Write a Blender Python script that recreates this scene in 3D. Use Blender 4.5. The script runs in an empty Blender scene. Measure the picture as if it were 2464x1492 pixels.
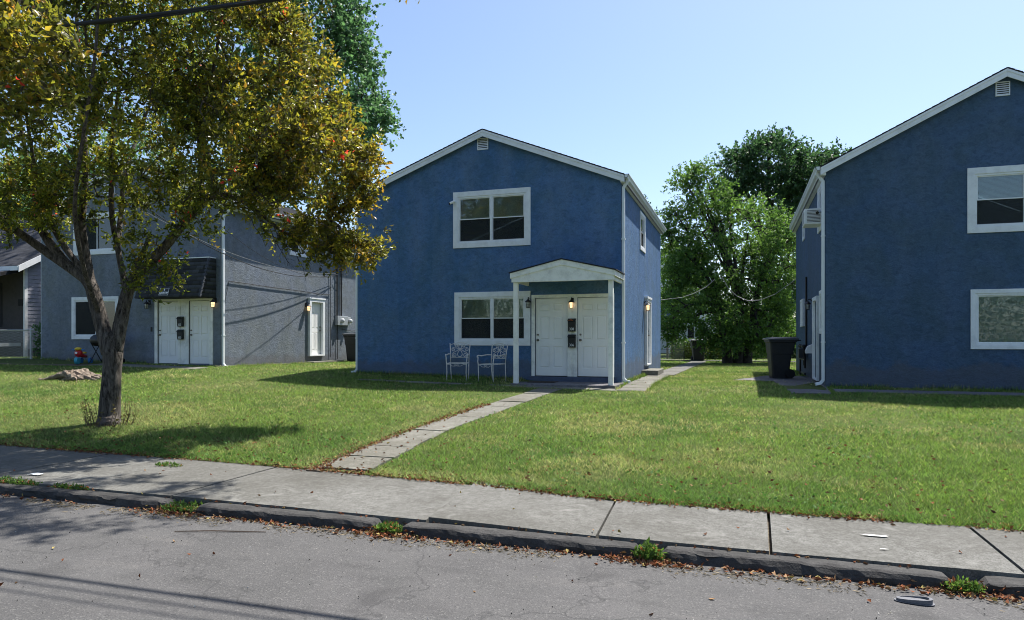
import bpy, math, random
import numpy as np
from mathutils import Vector, noise

random.seed(7)
rng = np.random.default_rng(7)
S = bpy.context.scene
COL = S.collection
PI = math.pi

# ------------------------------------------------------------------ camera model (measured on the photo, 2464 px wide)
F_PX, CXP, HOR = 1643.0, 1232.0, 815.0
YAW = math.atan(550 / 1643.0)
CT, ST = math.cos(YAW), math.sin(YAW)
CAMZ = 1.12

def ray(px, py):
    u = (px - CXP) / F_PX
    v = (HOR - py) / F_PX
    return Vector((u * CT - ST, u * ST + CT, v))

def atY(px, py, Y):
    d = ray(px, py); t = Y / d.y
    return Vector((d.x * t, Y, CAMZ + d.z * t))

def atX(px, py, X):
    d = ray(px, py); t = X / d.x
    return Vector((X, d.y * t, CAMZ + d.z * t))

def atz(px, py, z):
    d = ray(px, py)
    return Vector((d.x * z, d.y * z, CAMZ + d.z * z))

# ------------------------------------------------------------------ ground profile
SW_F, ZSW, ZROAD = 5.60, -0.51, -0.62
EX = [-60, -10.8, -5.0, -2.85, -1.2, 3.0, 60]
EY = [7.6, 7.46, 7.28, 7.10, 6.86, 6.85, 6.85]

def edgeY(x):
    return np.interp(x, EX, EY)

def rowZ(x):
    return np.clip(-0.02 * np.minimum(0, np.asarray(x, float) + 2.82), 0, 0.42)

def gz(x, y):
    x = np.asarray(x, float); y = np.asarray(y, float)
    e = edgeY(x)
    s = np.clip((y - e) / (17.0 - e), 0, 1)
    s2 = s + 0.08 * np.sin(PI * s)
    z = -0.505 + s2 * (rowZ(x) + 0.505)
    far = np.clip((y - 17) / 18.0, 0, 1)
    return z - far * rowZ(x) * 0.6

def ground(px, py):
    d = ray(px, py)
    t = 2.0
    for _ in range(4000):
        x, y, z = d.x * t, d.y * t, CAMZ + d.z * t
        if y < edgeY(x):
            g = ZSW if y > 5.42 else ZROAD
        else:
            g = float(gz(x, y))
        if z <= g:
            return Vector((x, y, g))
        t += 0.02
    return Vector((x, y, z))

# ------------------------------------------------------------------ node materials
def newmat(name):
    m = bpy.data.materials.new(name); m.use_nodes = True
    nt = m.node_tree; nt.nodes.clear()
    out = nt.nodes.new('ShaderNodeOutputMaterial')
    return m, nt, out

class NB:
    def __init__(s, nt): s.nt = nt
    def n(s, t, **k):
        nd = s.nt.nodes.new(t)
        for a, b in k.items():
            if a.startswith('i_'):
                nd.inputs[a[2:].replace('_', ' ')].default_value = b
            else:
                setattr(nd, a, b)
        return nd
    def l(s, a, b): s.nt.links.new(a, b)
    def pos(s, scale=(1, 1, 1)):
        g = s.n('ShaderNodeNewGeometry')
        m = s.n('ShaderNodeMapping'); m.inputs['Scale'].default_value = scale
        s.l(g.outputs['Position'], m.inputs['Vector'])
        return m.outputs['Vector']
    def noise(s, vec, scale, detail=4, rough=0.6, dist=0.0):
        t = s.n('ShaderNodeTexNoise'); t.inputs['Scale'].default_value = scale
        t.inputs['Detail'].default_value = detail; t.inputs['Roughness'].default_value = rough
        t.inputs['Distortion'].default_value = dist
        s.l(vec, t.inputs['Vector']); return t.outputs['Fac']
    def ramp(s, fac, stops):
        r = s.n('ShaderNodeValToRGB')
        el = r.color_ramp.elements
        while len(el) < len(stops): el.new(0.5)
        for e, (p, c) in zip(el, stops):
            e.position = p
            e.color = (c, c, c, 1) if isinstance(c, (int, float)) else (*c, 1)
        s.l(fac, r.inputs['Fac']); return r.outputs['Color']
    def mix(s, fac, a, b, mode='MIX'):
        m = s.n('ShaderNodeMix', data_type='RGBA', blend_type=mode)
        for sock, v in ((m.inputs['Factor'], fac), (m.inputs['A'], a), (m.inputs['B'], b)):
            if isinstance(v, (int, float)): sock.default_value = v
            elif isinstance(v, tuple): sock.default_value = (*v, 1)
            else: s.l(v, sock)
        # colour sockets live further down the list
        for idx, v in ((6, a), (7, b)):
            if isinstance(v, tuple): m.inputs[idx].default_value = (*v, 1)
            elif isinstance(v, (int, float)): m.inputs[idx].default_value = (v, v, v, 1)
            else: s.l(v, m.inputs[idx])
        return m.outputs[2]
    def bump(s, h, strength, dist, normal=None):
        b = s.n('ShaderNodeBump'); b.inputs['Strength'].default_value = strength
        b.inputs['Distance'].default_value = dist
        s.l(h, b.inputs['Height'])
        if normal is not None: s.l(normal, b.inputs['Normal'])
        return b.outputs['Normal']

def principled(nb, out, col, rough=0.8, normal=None, spec=0.3, metal=0.0):
    p = nb.n('ShaderNodeBsdfPrincipled')
    if isinstance(col, tuple): p.inputs['Base Color'].default_value = (*col, 1)
    else: nb.l(col, p.inputs['Base Color'])
    if isinstance(rough, (int, float)): p.inputs['Roughness'].default_value = rough
    else: nb.l(rough, p.inputs['Roughness'])
    p.inputs['Specular IOR Level'].default_value = spec
    p.inputs['Metallic'].default_value = metal
    if normal is not None: nb.l(normal, p.inputs['Normal'])
    nb.l(p.outputs[0], out.inputs['Surface'])
    return p

def paint(name, col, rough=0.6, wear=0.12, spec=0.35, scale=6.0, metal=0.0, bump=0.15, grain=(1, 1, 1)):
    m, nt, out = newmat(name); nb = NB(nt)
    v = nb.pos(grain)
    n1 = nb.noise(v, scale, 6, 0.65)
    dark = tuple(c * (1 - 2.2 * wear) for c in col); lite = tuple(min(1, c * (1 + wear * 0.6)) for c in col)
    c = nb.ramp(n1, [(0.3, dark), (0.52, col), (0.75, lite)])
    n2 = nb.noise(v, scale * 14, 3, 0.6)
    nrm = nb.bump(n2, bump, 0.003)
    principled(nb, out, c, rough, nrm, spec, metal)
    return m

def mat_stucco(name, c0, c1, pale):
    m, nt, out = newmat(name); nb = NB(nt)
    v = nb.pos((1, 1, 1)); vs = nb.pos((1, 1, 0.22)); vh = nb.pos((1, 1, 1.45))
    big = nb.noise(v, 0.55, 4, 0.55)
    streak = nb.noise(vs, 2.2, 5, 0.65)
    cloud = nb.noise(v, 1.1, 5, 0.6, 0.8)
    c1 = nb.ramp(big, [(0.3, c0), (0.7, c1)])
    c1 = nb.mix(nb.ramp(cloud, [(0.40, 0.0), (0.62, 0.55)]), c1, (c0[0] * 1.02, c0[1] * 0.92, c0[2] * 0.62))
    st = nb.ramp(streak, [(0.35, 0.0), (0.72, 1.0)])
    c2 = nb.mix(st, c1, nb.mix(0.25, c1, pale))
    fine = nb.noise(v, 26, 4, 0.7)
    c3 = nb.mix(nb.ramp(fine, [(0.35, 0.25), (0.6, 0.0)]), c2, tuple(x * .45 for x in c0))
    mo = nb.noise(vh, 6.5, 6, 0.75, 0.8)
    c3 = nb.mix(nb.ramp(mo, [(0.36, 0.50), (0.50, 0.0)]), c3, tuple(x * .55 for x in c0))
    c3 = nb.mix(nb.ramp(mo, [(0.54, 0.0), (0.72, 0.30)]), c3, tuple(min(1, x * 2.1) for x in c0))
    # soft dirt band at the foot of the wall
    g = nb.n('ShaderNodeSeparateXYZ'); nb.l(nb.pos(), g.inputs[0])
    nz = nb.n('ShaderNodeMath', operation='ADD'); nb.l(g.outputs['Z'], nz.inputs[0])
    q = nb.n('ShaderNodeMath', operation='MULTIPLY', ); nb.l(nb.noise(v, 1.6, 5, 0.7), q.inputs[0]); q.inputs[1].default_value = -0.9
    nb.l(q.outputs[0], nz.inputs[1])
    foot = nb.ramp(nz.outputs[0], [(0.0, 0.45), (0.12, 0.0)])
    c4 = nb.mix(foot, c3, (0.10, 0.095, 0.095))
    h1 = nb.noise(vh, 13, 5, 0.7, 0.6)
    h2 = nb.noise(vh, 48, 4, 0.65)
    n1 = nb.bump(nb.ramp(h1, [(0.38, 0.0), (0.66, 1.0)]), 0.40, 0.016)
    n2 = nb.bump(h2, 0.45, 0.008, n1)
    principled(nb, out, c4, 0.75, n2, 0.25)
    return m

def mat_asphalt():
    m, nt, out = newmat('asphalt'); nb = NB(nt)
    v = nb.pos()
    big = nb.noise(v, 0.9, 5, 0.6)
    mid = nb.noise(nb.pos((0.6, 1.6, 1)), 2.6, 6, 0.65)
    c = nb.ramp(big, [(0.3, (0.081, 0.0789, 0.0775)), (0.7, (0.1092, 0.1056, 0.1042))])
    c = nb.mix(nb.ramp(mid, [(0.30, 0.75), (0.48, 0.0)]), c, (0.0599, 0.0585, 0.0577))
    c = nb.mix(nb.ramp(mid, [(0.58, 0.0), (0.76, 0.4)]), c, (0.169, 0.1585, 0.1479))
    vo = nb.n('ShaderNodeTexVoronoi', feature='F1'); vo.inputs['Scale'].default_value = 95; nb.l(v, vo.inputs['Vector'])
    bw = nb.n('ShaderNodeSeparateColor'); nb.l(vo.outputs['Color'], bw.inputs[0])
    c = nb.mix(nb.ramp(bw.outputs[0], [(0.0, 0.55), (0.25, 0.0)]), c, (0.045, 0.045, 0.045))
    c = nb.mix(nb.ramp(bw.outputs[1], [(0.82, 0.0), (1.0, 0.55)]), c, (0.19, 0.185, 0.175))
    gr = nb.noise(v, 160, 3, 0.8)
    c = nb.mix(nb.ramp(gr, [(0.40, 0.5), (0.55, 0.0)]), c, (0.05, 0.05, 0.052))
    # cracks
    cr = nb.n('ShaderNodeTexVoronoi', feature='DISTANCE_TO_EDGE'); cr.inputs['Scale'].default_value = 0.35
    w = nb.n('ShaderNodeVectorMath', operation='ADD'); nb.l(v, w.inputs[0])
    nn = nb.n('ShaderNodeTexNoise'); nn.inputs['Scale'].default_value = 1.7; nn.inputs['Detail'].default_value = 6; nb.l(v, nn.inputs['Vector'])
    sc = nb.n('ShaderNodeVectorMath', operation='SCALE'); sc.inputs['Scale'].default_value = 1.4
    nb.l(nn.outputs['Color'], sc.inputs[0]); nb.l(sc.outputs[0], w.inputs[1]); nb.l(w.outputs[0], cr.inputs['Vector'])
    crk = nb.ramp(cr.outputs['Distance'], [(0.0, 0.7), (0.006, 0.0)])
    oil = nb.noise(v, 1.35, 3, 0.5, 0.4)
    c = nb.mix(nb.ramp(oil, [(0.64, 0.0), (0.74, 0.6)]), c, (0.045, 0.044, 0.044))
    c = nb.mix(crk, c, (0.04, 0.04, 0.04))
    n1 = nb.bump(gr, 0.55, 0.006); n2 = nb.bump(vo.outputs['Distance'], 0.5, 0.006, n1)
    principled(nb, out, c, 0.86, n2, 0.3)
    return m

def mat_concrete(name='concrete', base=(0.1655, 0.1634, 0.1514), dirt=(0.088, 0.0845, 0.0739), var=1.0):
    m, nt, out = newmat(name); nb = NB(nt)
    v = nb.pos()
    big = nb.noise(v, 1.1, 6, 0.65)
    c = nb.ramp(big, [(0.28, dirt), (0.5, base), (0.78, tuple(min(1, x * 1.16) for x in base))])
    mid = nb.noise(v, 7, 6, 0.75)
    c = nb.mix(nb.ramp(mid, [(0.34, 0.55 * var), (0.52, 0.0)]), c, dirt)
    gr = nb.noise(v, 85, 4, 0.8)
    c = nb.mix(nb.ramp(gr, [(0.38, 0.75 * var), (0.52, 0.0)]), c, tuple(x * 0.45 for x in dirt))
    c = nb.mix(nb.ramp(gr, [(0.58, 0.0), (0.75, 0.5)]), c, tuple(min(1, x * 1.4) for x in base))
    pt = nb.noise(v, 0.55, 3, 0.5)
    c = nb.mix(nb.ramp(pt, [(0.42, 0.45 * var), (0.58, 0.0)]), c, tuple(x * 1.05 for x in dirt))
    bl = nb.noise(v, 16, 6, 0.85)
    c = nb.mix(nb.ramp(bl, [(0.40, 0.55 * var), (0.50, 0.0)]), c, tuple(x * 0.8 for x in dirt))
    c = nb.mix(nb.ramp(bl, [(0.54, 0.0), (0.68, 0.45)]), c, tuple(min(1, x * 1.5) for x in base))
    sp = nb.noise(nb.pos((1, 2.0, 1)), 34, 5, 0.85)
    c = nb.mix(nb.ramp(sp, [(0.36, 0.65 * var), (0.47, 0.0)]), c, tuple(x * 0.55 for x in dirt))
    st = nb.noise(v, 2.7, 3, 0.5, 1.2)
    c = nb.mix(nb.ramp(st, [(0.60, 0.0), (0.74, 0.45)]), c, tuple(min(1, x * 1.45) for x in base))
    n1 = nb.bump(gr, 0.6, 0.006); n2 = nb.bump(mid, 0.4, 0.01, n1)
    principled(nb, out, c, 0.88, n2, 0.25)
    return m

def mat_kerb():
    m, nt, out = newmat('kerb_stone'); nb = NB(nt)
    v = nb.pos()
    c = nb.ramp(nb.noise(v, 3.5, 7, 0.7), [(0.3, (0.024, 0.023, 0.022)), (0.5, (0.052, 0.050, 0.048)), (0.75, (0.095, 0.092, 0.088))])
    gr = nb.noise(v, 60, 5, 0.8)
    c = nb.mix(nb.ramp(gr, [(0.4, 0.6), (0.55, 0.0)]), c, (0.03, 0.03, 0.03))
    n1 = nb.bump(gr, 0.6, 0.008); n2 = nb.bump(nb.noise(v, 14, 5, 0.7), 0.7, 0.02, n1)
    principled(nb, out, c, 0.85, n2, 0.25)
    return m

def mat_lawn():
    m, nt, out = newmat('lawn_soil'); nb = NB(nt)
    v = nb.pos()
    a = nb.noise(v, 0.45, 5, 0.6); b = nb.noise(v, 18, 5, 0.75)
    c = nb.ramp(a, [(0.3, (0.060, 0.088, 0.024)), (0.55, (0.09, 0.12, 0.035)), (0.75, (0.15, 0.145, 0.06))])
    c = nb.mix(nb.ramp(b, [(0.35, 0.7), (0.6, 0.0)]), c, (0.040, 0.045, 0.018))
    c = nb.mix(nb.ramp(b, [(0.6, 0.0), (0.8, 0.6)]), c, (0.20, 0.20, 0.07))
    n1 = nb.bump(b, 0.9, 0.03)
    principled(nb, out, c, 0.95, n1, 0.1)
    return m

def mat_soil():
    m, nt, out = newmat('bare_soil'); nb = NB(nt)
    v = nb.pos(); b = nb.noise(v, 20, 6, 0.8)
    c = nb.ramp(b, [(0.3, (0.05, 0.04, 0.03)), (0.5, (0.12, 0.10, 0.075)), (0.7, (0.23, 0.19, 0.14))])
    principled(nb, out, c, 0.95, nb.bump(b, 0.8, 0.02), 0.1)
    return m

def mat_leaf(name, trans=0.45, rough=0.45, spec=0.4, gain=1.6):
    m, nt, out = newmat(name); nb = NB(nt)
    at = nb.n('ShaderNodeAttribute', attribute_name='Col')
    p = nb.n('ShaderNodeBsdfPrincipled'); p.inputs['Roughness'].default_value = rough
    p.inputs['Specular IOR Level'].default_value = spec
    nb.l(at.outputs['Color'], p.inputs['Base Color'])
    t = nb.n('ShaderNodeBsdfTranslucent')
    g = nb.mix(1.0, at.outputs['Color'], (gain, gain * 1.0, gain * 0.7), 'MULTIPLY')
    nb.l(g, t.inputs['Color'])
    mx = nb.n('ShaderNodeMixShader'); mx.inputs[0].default_value = trans
    nb.l(p.outputs[0], mx.inputs[1]); nb.l(t.outputs[0], mx.inputs[2])
    nb.l(mx.outputs[0], out.inputs['Surface'])
    return m

def mat_bark(name, a=(0.018, 0.014, 0.012), b=(0.115, 0.100, 0.088), scale=9, stretch=0.28, bump=1.0):
    m, nt, out = newmat(name); nb = NB(nt)
    v = nb.pos((1, 1, stretch))
    n1 = nb.noise(v, scale * 2.2, 7, 0.75, 0.8); n2 = nb.noise(nb.pos(), 2.2, 4, 0.6)
    c = nb.ramp(n1, [(0.38, a), (0.53, b), (0.70, tuple(x * 2.3 for x in b))])
    c = nb.mix(nb.ramp(n2, [(0.45, 0.0), (0.7, 0.5)]), c, tuple(x * 1.3 for x in b))
    principled(nb, out, c, 0.9, nb.bump(n1, bump, 0.06), 0.2)
    return m

def mat_shingle():
    m, nt, out = newmat('asphalt_shingle'); nb = NB(nt)
    at = nb.n('ShaderNodeAttribute', attribute_name='Col')
    gr = nb.noise(nb.pos(), 120, 3, 0.7)
    c = nb.mix(nb.ramp(gr, [(0.4, 0.5), (0.6, 0.0)]), at.outputs['Color'], (0.03, 0.03, 0.035))
    principled(nb, out, c, 0.9, nb.bump(gr, 0.5, 0.004), 0.2)
    return m

def mat_roof():
    m, nt, out = newmat('roof_shingle'); nb = NB(nt)
    br = nb.n('ShaderNodeTexBrick'); br.inputs['Scale'].default_value = 1.0
    br.inputs['Brick Width'].default_value = 0.3; br.inputs['Row Height'].default_value = 0.14
    br.inputs['Mortar Size'].default_value = 0.012
    br.inputs['Color1'].default_value = (0.022, 0.024, 0.030, 1); br.inputs['Color2'].default_value = (0.045, 0.047, 0.056, 1)
    br.inputs['Mortar'].default_value = (0.02, 0.02, 0.022, 1)
    sw = nb.n('ShaderNodeSeparateXYZ'); nb.l(nb.pos(), sw.inputs[0])
    cb = nb.n('ShaderNodeCombineXYZ')
    nb.l(sw.outputs['X'], cb.inputs[0]); nb.l(sw.outputs['Y'], cb.inputs[1])
    nb.l(cb.outputs[0], br.inputs['Vector'])
    principled(nb, out, br.outputs['Color'], 0.9, None, 0.2)
    return m

def mat_glass():
    m, nt, out = newmat('window_glass'); nb = NB(nt)
    fr = nb.n('ShaderNodeFresnel'); fr.inputs['IOR'].default_value = 1.55
    wav = nb.noise(nb.pos(), 3.2, 2, 0.5)
    nrm = nb.bump(wav, 0.03, 0.02)
    nb.l(nrm, fr.inputs['Normal'])
    ad = nb.n('ShaderNodeMath', operation='MULTIPLY_ADD'); ad.inputs[1].default_value = 1.6; ad.inputs[2].default_value = 0.03
    nb.l(fr.outputs[0], ad.inputs[0])
    g = nb.n('ShaderNodeBsdfGlossy'); g.inputs['Roughness'].default_value = 0.02; nb.l(nrm, g.inputs['Normal'])
    t = nb.n('ShaderNodeBsdfTransparent'); t.inputs['Color'].default_value = (0.78, 0.84, 0.82, 1)
    mx = nb.n('ShaderNodeMixShader'); nb.l(ad.outputs[0], mx.inputs[0])
    nb.l(t.outputs[0], mx.inputs[1]); nb.l(g.outputs[0], mx.inputs[2])
    nb.l(mx.outputs[0], out.inputs['Surface'])
    return m

def mat_screen():
    m, nt, out = newmat('insect_screen'); nb = NB(nt)
    d = nb.n('ShaderNodeBsdfDiffuse'); d.inputs['Color'].default_value = (0.035, 0.04, 0.042, 1)
    t = nb.n('ShaderNodeBsdfTransparent'); mx = nb.n('ShaderNodeMixShader'); mx.inputs[0].default_value = 0.58
    nb.l(t.outputs[0], mx.inputs[1]); nb.l(d.outputs[0], mx.inputs[2]); nb.l(mx.outputs[0], out.inputs['Surface'])
    return m

def mat_emit(name, col, s):
    m, nt, out = newmat(name); nb = NB(nt)
    e = nb.n('ShaderNodeEmission'); e.inputs['Color'].default_value = (*col, 1); e.inputs['Strength'].default_value = s
    nb.l(e.outputs[0], out.inputs['Surface']); return m

def mat_mesh(name, scale=40, col=(0.35, 0.36, 0.37), width=0.18):
    """woven wire netting: diamonds with gaps"""
    m, nt, out = newmat(name); nb = NB(nt)
    sp = nb.n('ShaderNodeSeparateXYZ'); nb.l(nb.pos(), sp.inputs[0])
    outs = []
    for sgn in (1, -1):
        a = nb.n('ShaderNodeMath', operation='MULTIPLY_ADD'); nb.l(sp.outputs['Z'], a.inputs[0]); a.inputs[1].default_value = sgn
        nb.l(sp.outputs['X'], a.inputs[2])
        b = nb.n('ShaderNodeMath', operation='MULTIPLY'); b.inputs[1].default_value = scale / 2.0; nb.l(a.outputs[0], b.inputs[0])
        f = nb.n('ShaderNodeMath', operation='FRACT'); nb.l(b.outputs[0], f.inputs[0])
        g = nb.n('ShaderNodeMath', operation='LESS_THAN'); g.inputs[1].default_value = width; nb.l(f.outputs[0], g.inputs[0])
        outs.append(g.outputs[0])
    mxx = nb.n('ShaderNodeMath', operation='MAXIMUM'); nb.l(outs[0], mxx.inputs[0]); nb.l(outs[1], mxx.inputs[1])
    p = nb.n('ShaderNodeBsdfPrincipled'); p.inputs['Base Color'].default_value = (*col, 1); p.inputs['Metallic'].default_value = 0.6
    p.inputs['Roughness'].default_value = 0.5
    t = nb.n('ShaderNodeBsdfTransparent'); mx = nb.n('ShaderNodeMixShader')
    nb.l(mxx.outputs[0], mx.inputs[0]); nb.l(t.outputs[0], mx.inputs[1]); nb.l(p.outputs[0], mx.inputs[2])
    nb.l(mx.outputs[0], out.inputs['Surface']); return m

M = dict(
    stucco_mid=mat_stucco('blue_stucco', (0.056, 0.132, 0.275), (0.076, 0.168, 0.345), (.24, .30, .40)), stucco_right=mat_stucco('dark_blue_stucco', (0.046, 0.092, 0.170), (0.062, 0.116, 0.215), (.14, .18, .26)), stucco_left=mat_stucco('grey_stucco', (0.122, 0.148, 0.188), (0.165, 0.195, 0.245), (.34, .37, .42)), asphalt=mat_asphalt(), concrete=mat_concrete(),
    slab=mat_concrete('old_slab', (0.1972, 0.1937, 0.169), (0.1127, 0.1056, 0.0845)),
    pad=mat_concrete('dark_pad', (0.20, 0.19, 0.20), (0.10, 0.095, 0.10)),
    kerb=mat_kerb(), lawn=mat_lawn(), soil=mat_soil(),
    trim=paint('white_trim', (0.74, 0.76, 0.78), 0.55, 0.07, scale=4),
    porch=paint('porch_paint', (0.80, 0.80, 0.76), 0.6, 0.13, scale=3.5),
    door=paint('door_paint', (0.80, 0.80, 0.79), 0.45, 0.03, scale=2),
    gutter=paint('gutter_metal', (0.72, 0.75, 0.77), 0.4, 0.05, scale=3),
    soffit=paint('soffit', (0.45, 0.47, 0.5), 0.7, 0.06),
    blind=paint('blind_vinyl', (0.76, 0.82, 0.86), 0.6, 0.03),
    roof=mat_roof(), shingle=mat_shingle(), glass=mat_glass(), screen=mat_screen(),
    hip=paint('hip_shingle', (0.05, 0.056, 0.07), 0.9, 0.25, scale=12),
    shade_taupe=paint('shade_taupe_siding', (0.055, 0.05, 0.05), 0.8, 0.1),  # porch shade put into the wall colour; railing shares it
    black=paint('black_metal', (0.015, 0.015, 0.016), 0.45, 0.1),
    plastic=paint('black_plastic', (0.020, 0.022, 0.025), 0.5, 0.15, scale=3),
    lid=paint('grey_lid', (0.035, 0.04, 0.048), 0.35, 0.12, spec=0.6, scale=3),
    rubber=paint('rubber', (0.012, 0.012, 0.013), 0.8, 0.1),
    knob=paint('knob_metal', (0.20, 0.18, 0.16), 0.3, 0.1, metal=0.8),
    steel=paint('galvanised', (0.42, 0.44, 0.46), 0.45, 0.1, metal=0.5),
    whiteiron=paint('white_iron', (0.62, 0.60, 0.58), 0.5, 0.14, scale=20),
    bark=mat_bark('bark'), barkdark=mat_bark('bark_dark', (0.02, 0.016, 0.014), (0.065, 0.055, 0.048)),
    stump=mat_bark('old_wood', (0.07, 0.05, 0.035), (0.26, 0.21, 0.165), 6, 1.0, 1.0),
    leafcop=mat_leaf('copper_leaf', 0.50, 0.35, 0.5, 2.6), leafgrn=mat_leaf('green_leaf', 0.45, 0.45, 0.4, 1.7),
    grass=mat_leaf('grass_blade', 0.35, 0.6, 0.2, 1.5), litter=mat_leaf('dry_leaf', 0.15, 0.8, 0.15, 1.2),
    riser=paint('painted_riser', (0.065, 0.085, 0.14), 0.7, 0.15),
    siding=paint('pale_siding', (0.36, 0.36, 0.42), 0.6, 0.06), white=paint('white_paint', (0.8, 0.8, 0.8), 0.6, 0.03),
    bulb=mat_emit('lit_bulb', (1.0, 0.66, 0.34), 1.0), bulboff=paint('lamp_glass', (0.45, 0.47, 0.48), 0.2, 0.05, spec=0.7),
    text=paint('white_lettering', (0.82, 0.82, 0.8), 0.5, 0.02), red=paint('red_plastic', (0.45, 0.02, 0.025), 0.35, 0.05),
    yellow=paint('yellow_plastic', (0.65, 0.45, 0.03), 0.35, 0.05), blue=paint('blue_plastic', (0.03, 0.16, 0.42), 0.35, 0.05),
    teal=paint('teal_plastic', (0.05, 0.32, 0.42), 0.35, 0.05), dark=paint('dark_room', (0.02, 0.02, 0.022), 0.9, 0.1),
    brick=paint('brown_brick', (0.20, 0.12, 0.09), 0.8, 0.2, scale=9), cable=paint('cable_jacket', (0.012, 0.012, 0.013), 0.6, 0.1),
    greycable=paint('grey_cable', (0.20, 0.20, 0.20), 0.6, 0.1), mat=paint('doormat', (0.05, 0.035, 0.03), 0.95, 0.3, scale=18),
    orange=paint('orange_mark', (0.6, 0.15, 0.04), 0.6, 0.05), carpaint=paint('dark_car_paint', (0.03, 0.035, 0.05), 0.2, 0.03, spec=0.7),
    chain=mat_mesh('chain_link_netting', 36, (0.30, 0.31, 0.32), 0.15), clear=paint('clear_plastic', (0.62, 0.66, 0.70), 0.15, 0.2, spec=0.9, scale=60),
    greysole=paint('grey_rubber', (0.13, 0.135, 0.15), 0.55, 0.15, scale=30), twig=paint('twig', (0.10, 0.07, 0.05), 0.85, 0.2, scale=20),
    chalk=paint('chalky_paint', (0.62, 0.62, 0.58), 0.9, 0.2, scale=30),
)

# ------------------------------------------------------------------ mesh builder
class MB:
    def __init__(s): s.v = []; s.f = []
    def add(s, vs, fs):
        o = len(s.v); s.v += [tuple(p) for p in vs]; s.f += [tuple(i + o for i in f) for f in fs]; return s
    def box(s, x0, x1, y0, y1, z0, z1):
        return s.add([(x0, y0, z0), (x1, y0, z0), (x1, y1, z0), (x0, y1, z0), (x0, y0, z1), (x1, y0, z1), (x1, y1, z1), (x0, y1, z1)],
                     [(0, 3, 2, 1), (4, 5, 6, 7), (0, 1, 5, 4), (1, 2, 6, 5), (2, 3, 7, 6), (3, 0, 4, 7)])
    def hexa(s, p):
        return s.add(p, [(0, 3, 2, 1), (4, 5, 6, 7), (0, 1, 5, 4), (1, 2, 6, 5), (2, 3, 7, 6), (3, 0, 4, 7)])
    def prism(s, poly, vec):
        n = len(poly); vec = Vector(vec)
        a = [Vector(p) for p in poly]; b = [p + vec for p in a]
        return s.add(a + b, [tuple(range(n))[::-1], tuple(range(n, 2 * n))] + [(i, (i + 1) % n, n + (i + 1) % n, n + i) for i in range(n)])
    def tube(s, pts, r, n=8, caps=True, sq=None):
        pts = [Vector(p) for p in pts]
        rs = r if isinstance(r, (list, tuple)) else [r] * len(pts)
        o = len(s.v); up = Vector((0, 0, 1)); prev = None
        for i, p in enumerate(pts):
            t = (pts[min(i + 1, len(pts) - 1)] - pts[max(i - 1, 0)])
            t = t.normalized() if t.length > 1e-9 else Vector((0, 0, 1))
            if prev is None:
                a = t.cross(up)
                if a.length < 1e-3: a = t.cross(Vector((1, 0, 0)))
                a.normalize()
            else:
                a = prev - t * prev.dot(t)
                if a.length < 1e-6: a = t.cross(Vector((0.3, 1, 0.2)))
                a.normalize()
            prev = a; b = t.cross(a)
            for k in range(n):
                th = 2 * PI * (k + (0.5 if n == 4 else 0)) / n
                q = p + (a * math.cos(th) + b * math.sin(th)) * rs[i]
                s.v.append(tuple(q))
        for i in range(len(pts) - 1):
            for k in range(n):
                s.f.append((o + i * n + k, o + i * n + (k + 1) % n, o + (i + 1) * n + (k + 1) % n, o + (i + 1) * n + k))
        if caps:
            s.f.append(tuple(o + k for k in range(n))[::-1]); s.f.append(tuple(o + (len(pts) - 1) * n + k for k in range(n)))
        return s
    def lathe(s, c, prof, n=16, axis='z'):
        o = len(s.v); c = Vector(c)
        for (r, h) in prof:
            for k in range(n):
                th = 2 * PI * k / n; a, b = r * math.cos(th), r * math.sin(th)
                q = {'z': (a, b, h), 'y': (a, h, b), 'x': (h, a, b)}[axis]
                s.v.append(tuple(c + Vector(q)))
        for i in range(len(prof) - 1):
            for k in range(n):
                s.f.append((o + i * n + k, o + i * n + (k + 1) % n, o + (i + 1) * n + (k + 1) % n, o + (i + 1) * n + k))
        s.f.append(tuple(o + k for k in range(n))[::-1]); s.f.append(tuple(o + (len(prof) - 1) * n + k for k in range(n)))
        return s
    def build(s, name, mat, parent=None, bevel=0.0, smooth=False, fix=True):
        me = bpy.data.meshes.new(name)
        off = Vector((0, 0, 0)); p = parent
        while p is not None: off = off + p.location; p = p.parent
        me.from_pydata([(v[0] - off.x, v[1] - off.y, v[2] - off.z) for v in s.v], [], s.f)
        if fix:
            import bmesh
            bm = bmesh.new(); bm.from_mesh(me); bmesh.ops.recalc_face_normals(bm, faces=bm.faces); bm.to_mesh(me); bm.free()
        me.materials.append(mat)
        if smooth:
            me.polygons.foreach_set('use_smooth', [True] * len(me.polygons))
        o = bpy.data.objects.new(name, me); COL.objects.link(o)
        if parent is not None: o.parent = parent
        if bevel:
            b = o.modifiers.new('Bevel', 'BEVEL'); b.width = bevel; b.segments = 2; b.limit_method = 'ANGLE'
        return o

def tag(o, label=None, cat=None, group=None, kind=None):
    if label: o['label'] = label
    if cat: o['category'] = cat
    if group: o['group'] = group
    if kind: o['kind'] = kind
    return o

def thing(name, label, cat, loc=(0, 0, 0), group=None):
    o = bpy.data.objects.new(name, None); COL.objects.link(o); o.location = loc
    o.empty_display_size = 0.2
    return tag(o, label, cat, group)

def struct(name, mb, mat, smooth=False):
    o = mb.build(name, mat, None, smooth=smooth); o['kind'] = 'structure'; return o

def copy_tree(o, parent=None):
    c = o.copy(); COL.objects.link(c)
    if parent is not None: c.parent = parent
    for ch in [x for x in bpy.data.objects if x.parent == o]: copy_tree(ch, c)
    return c

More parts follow.
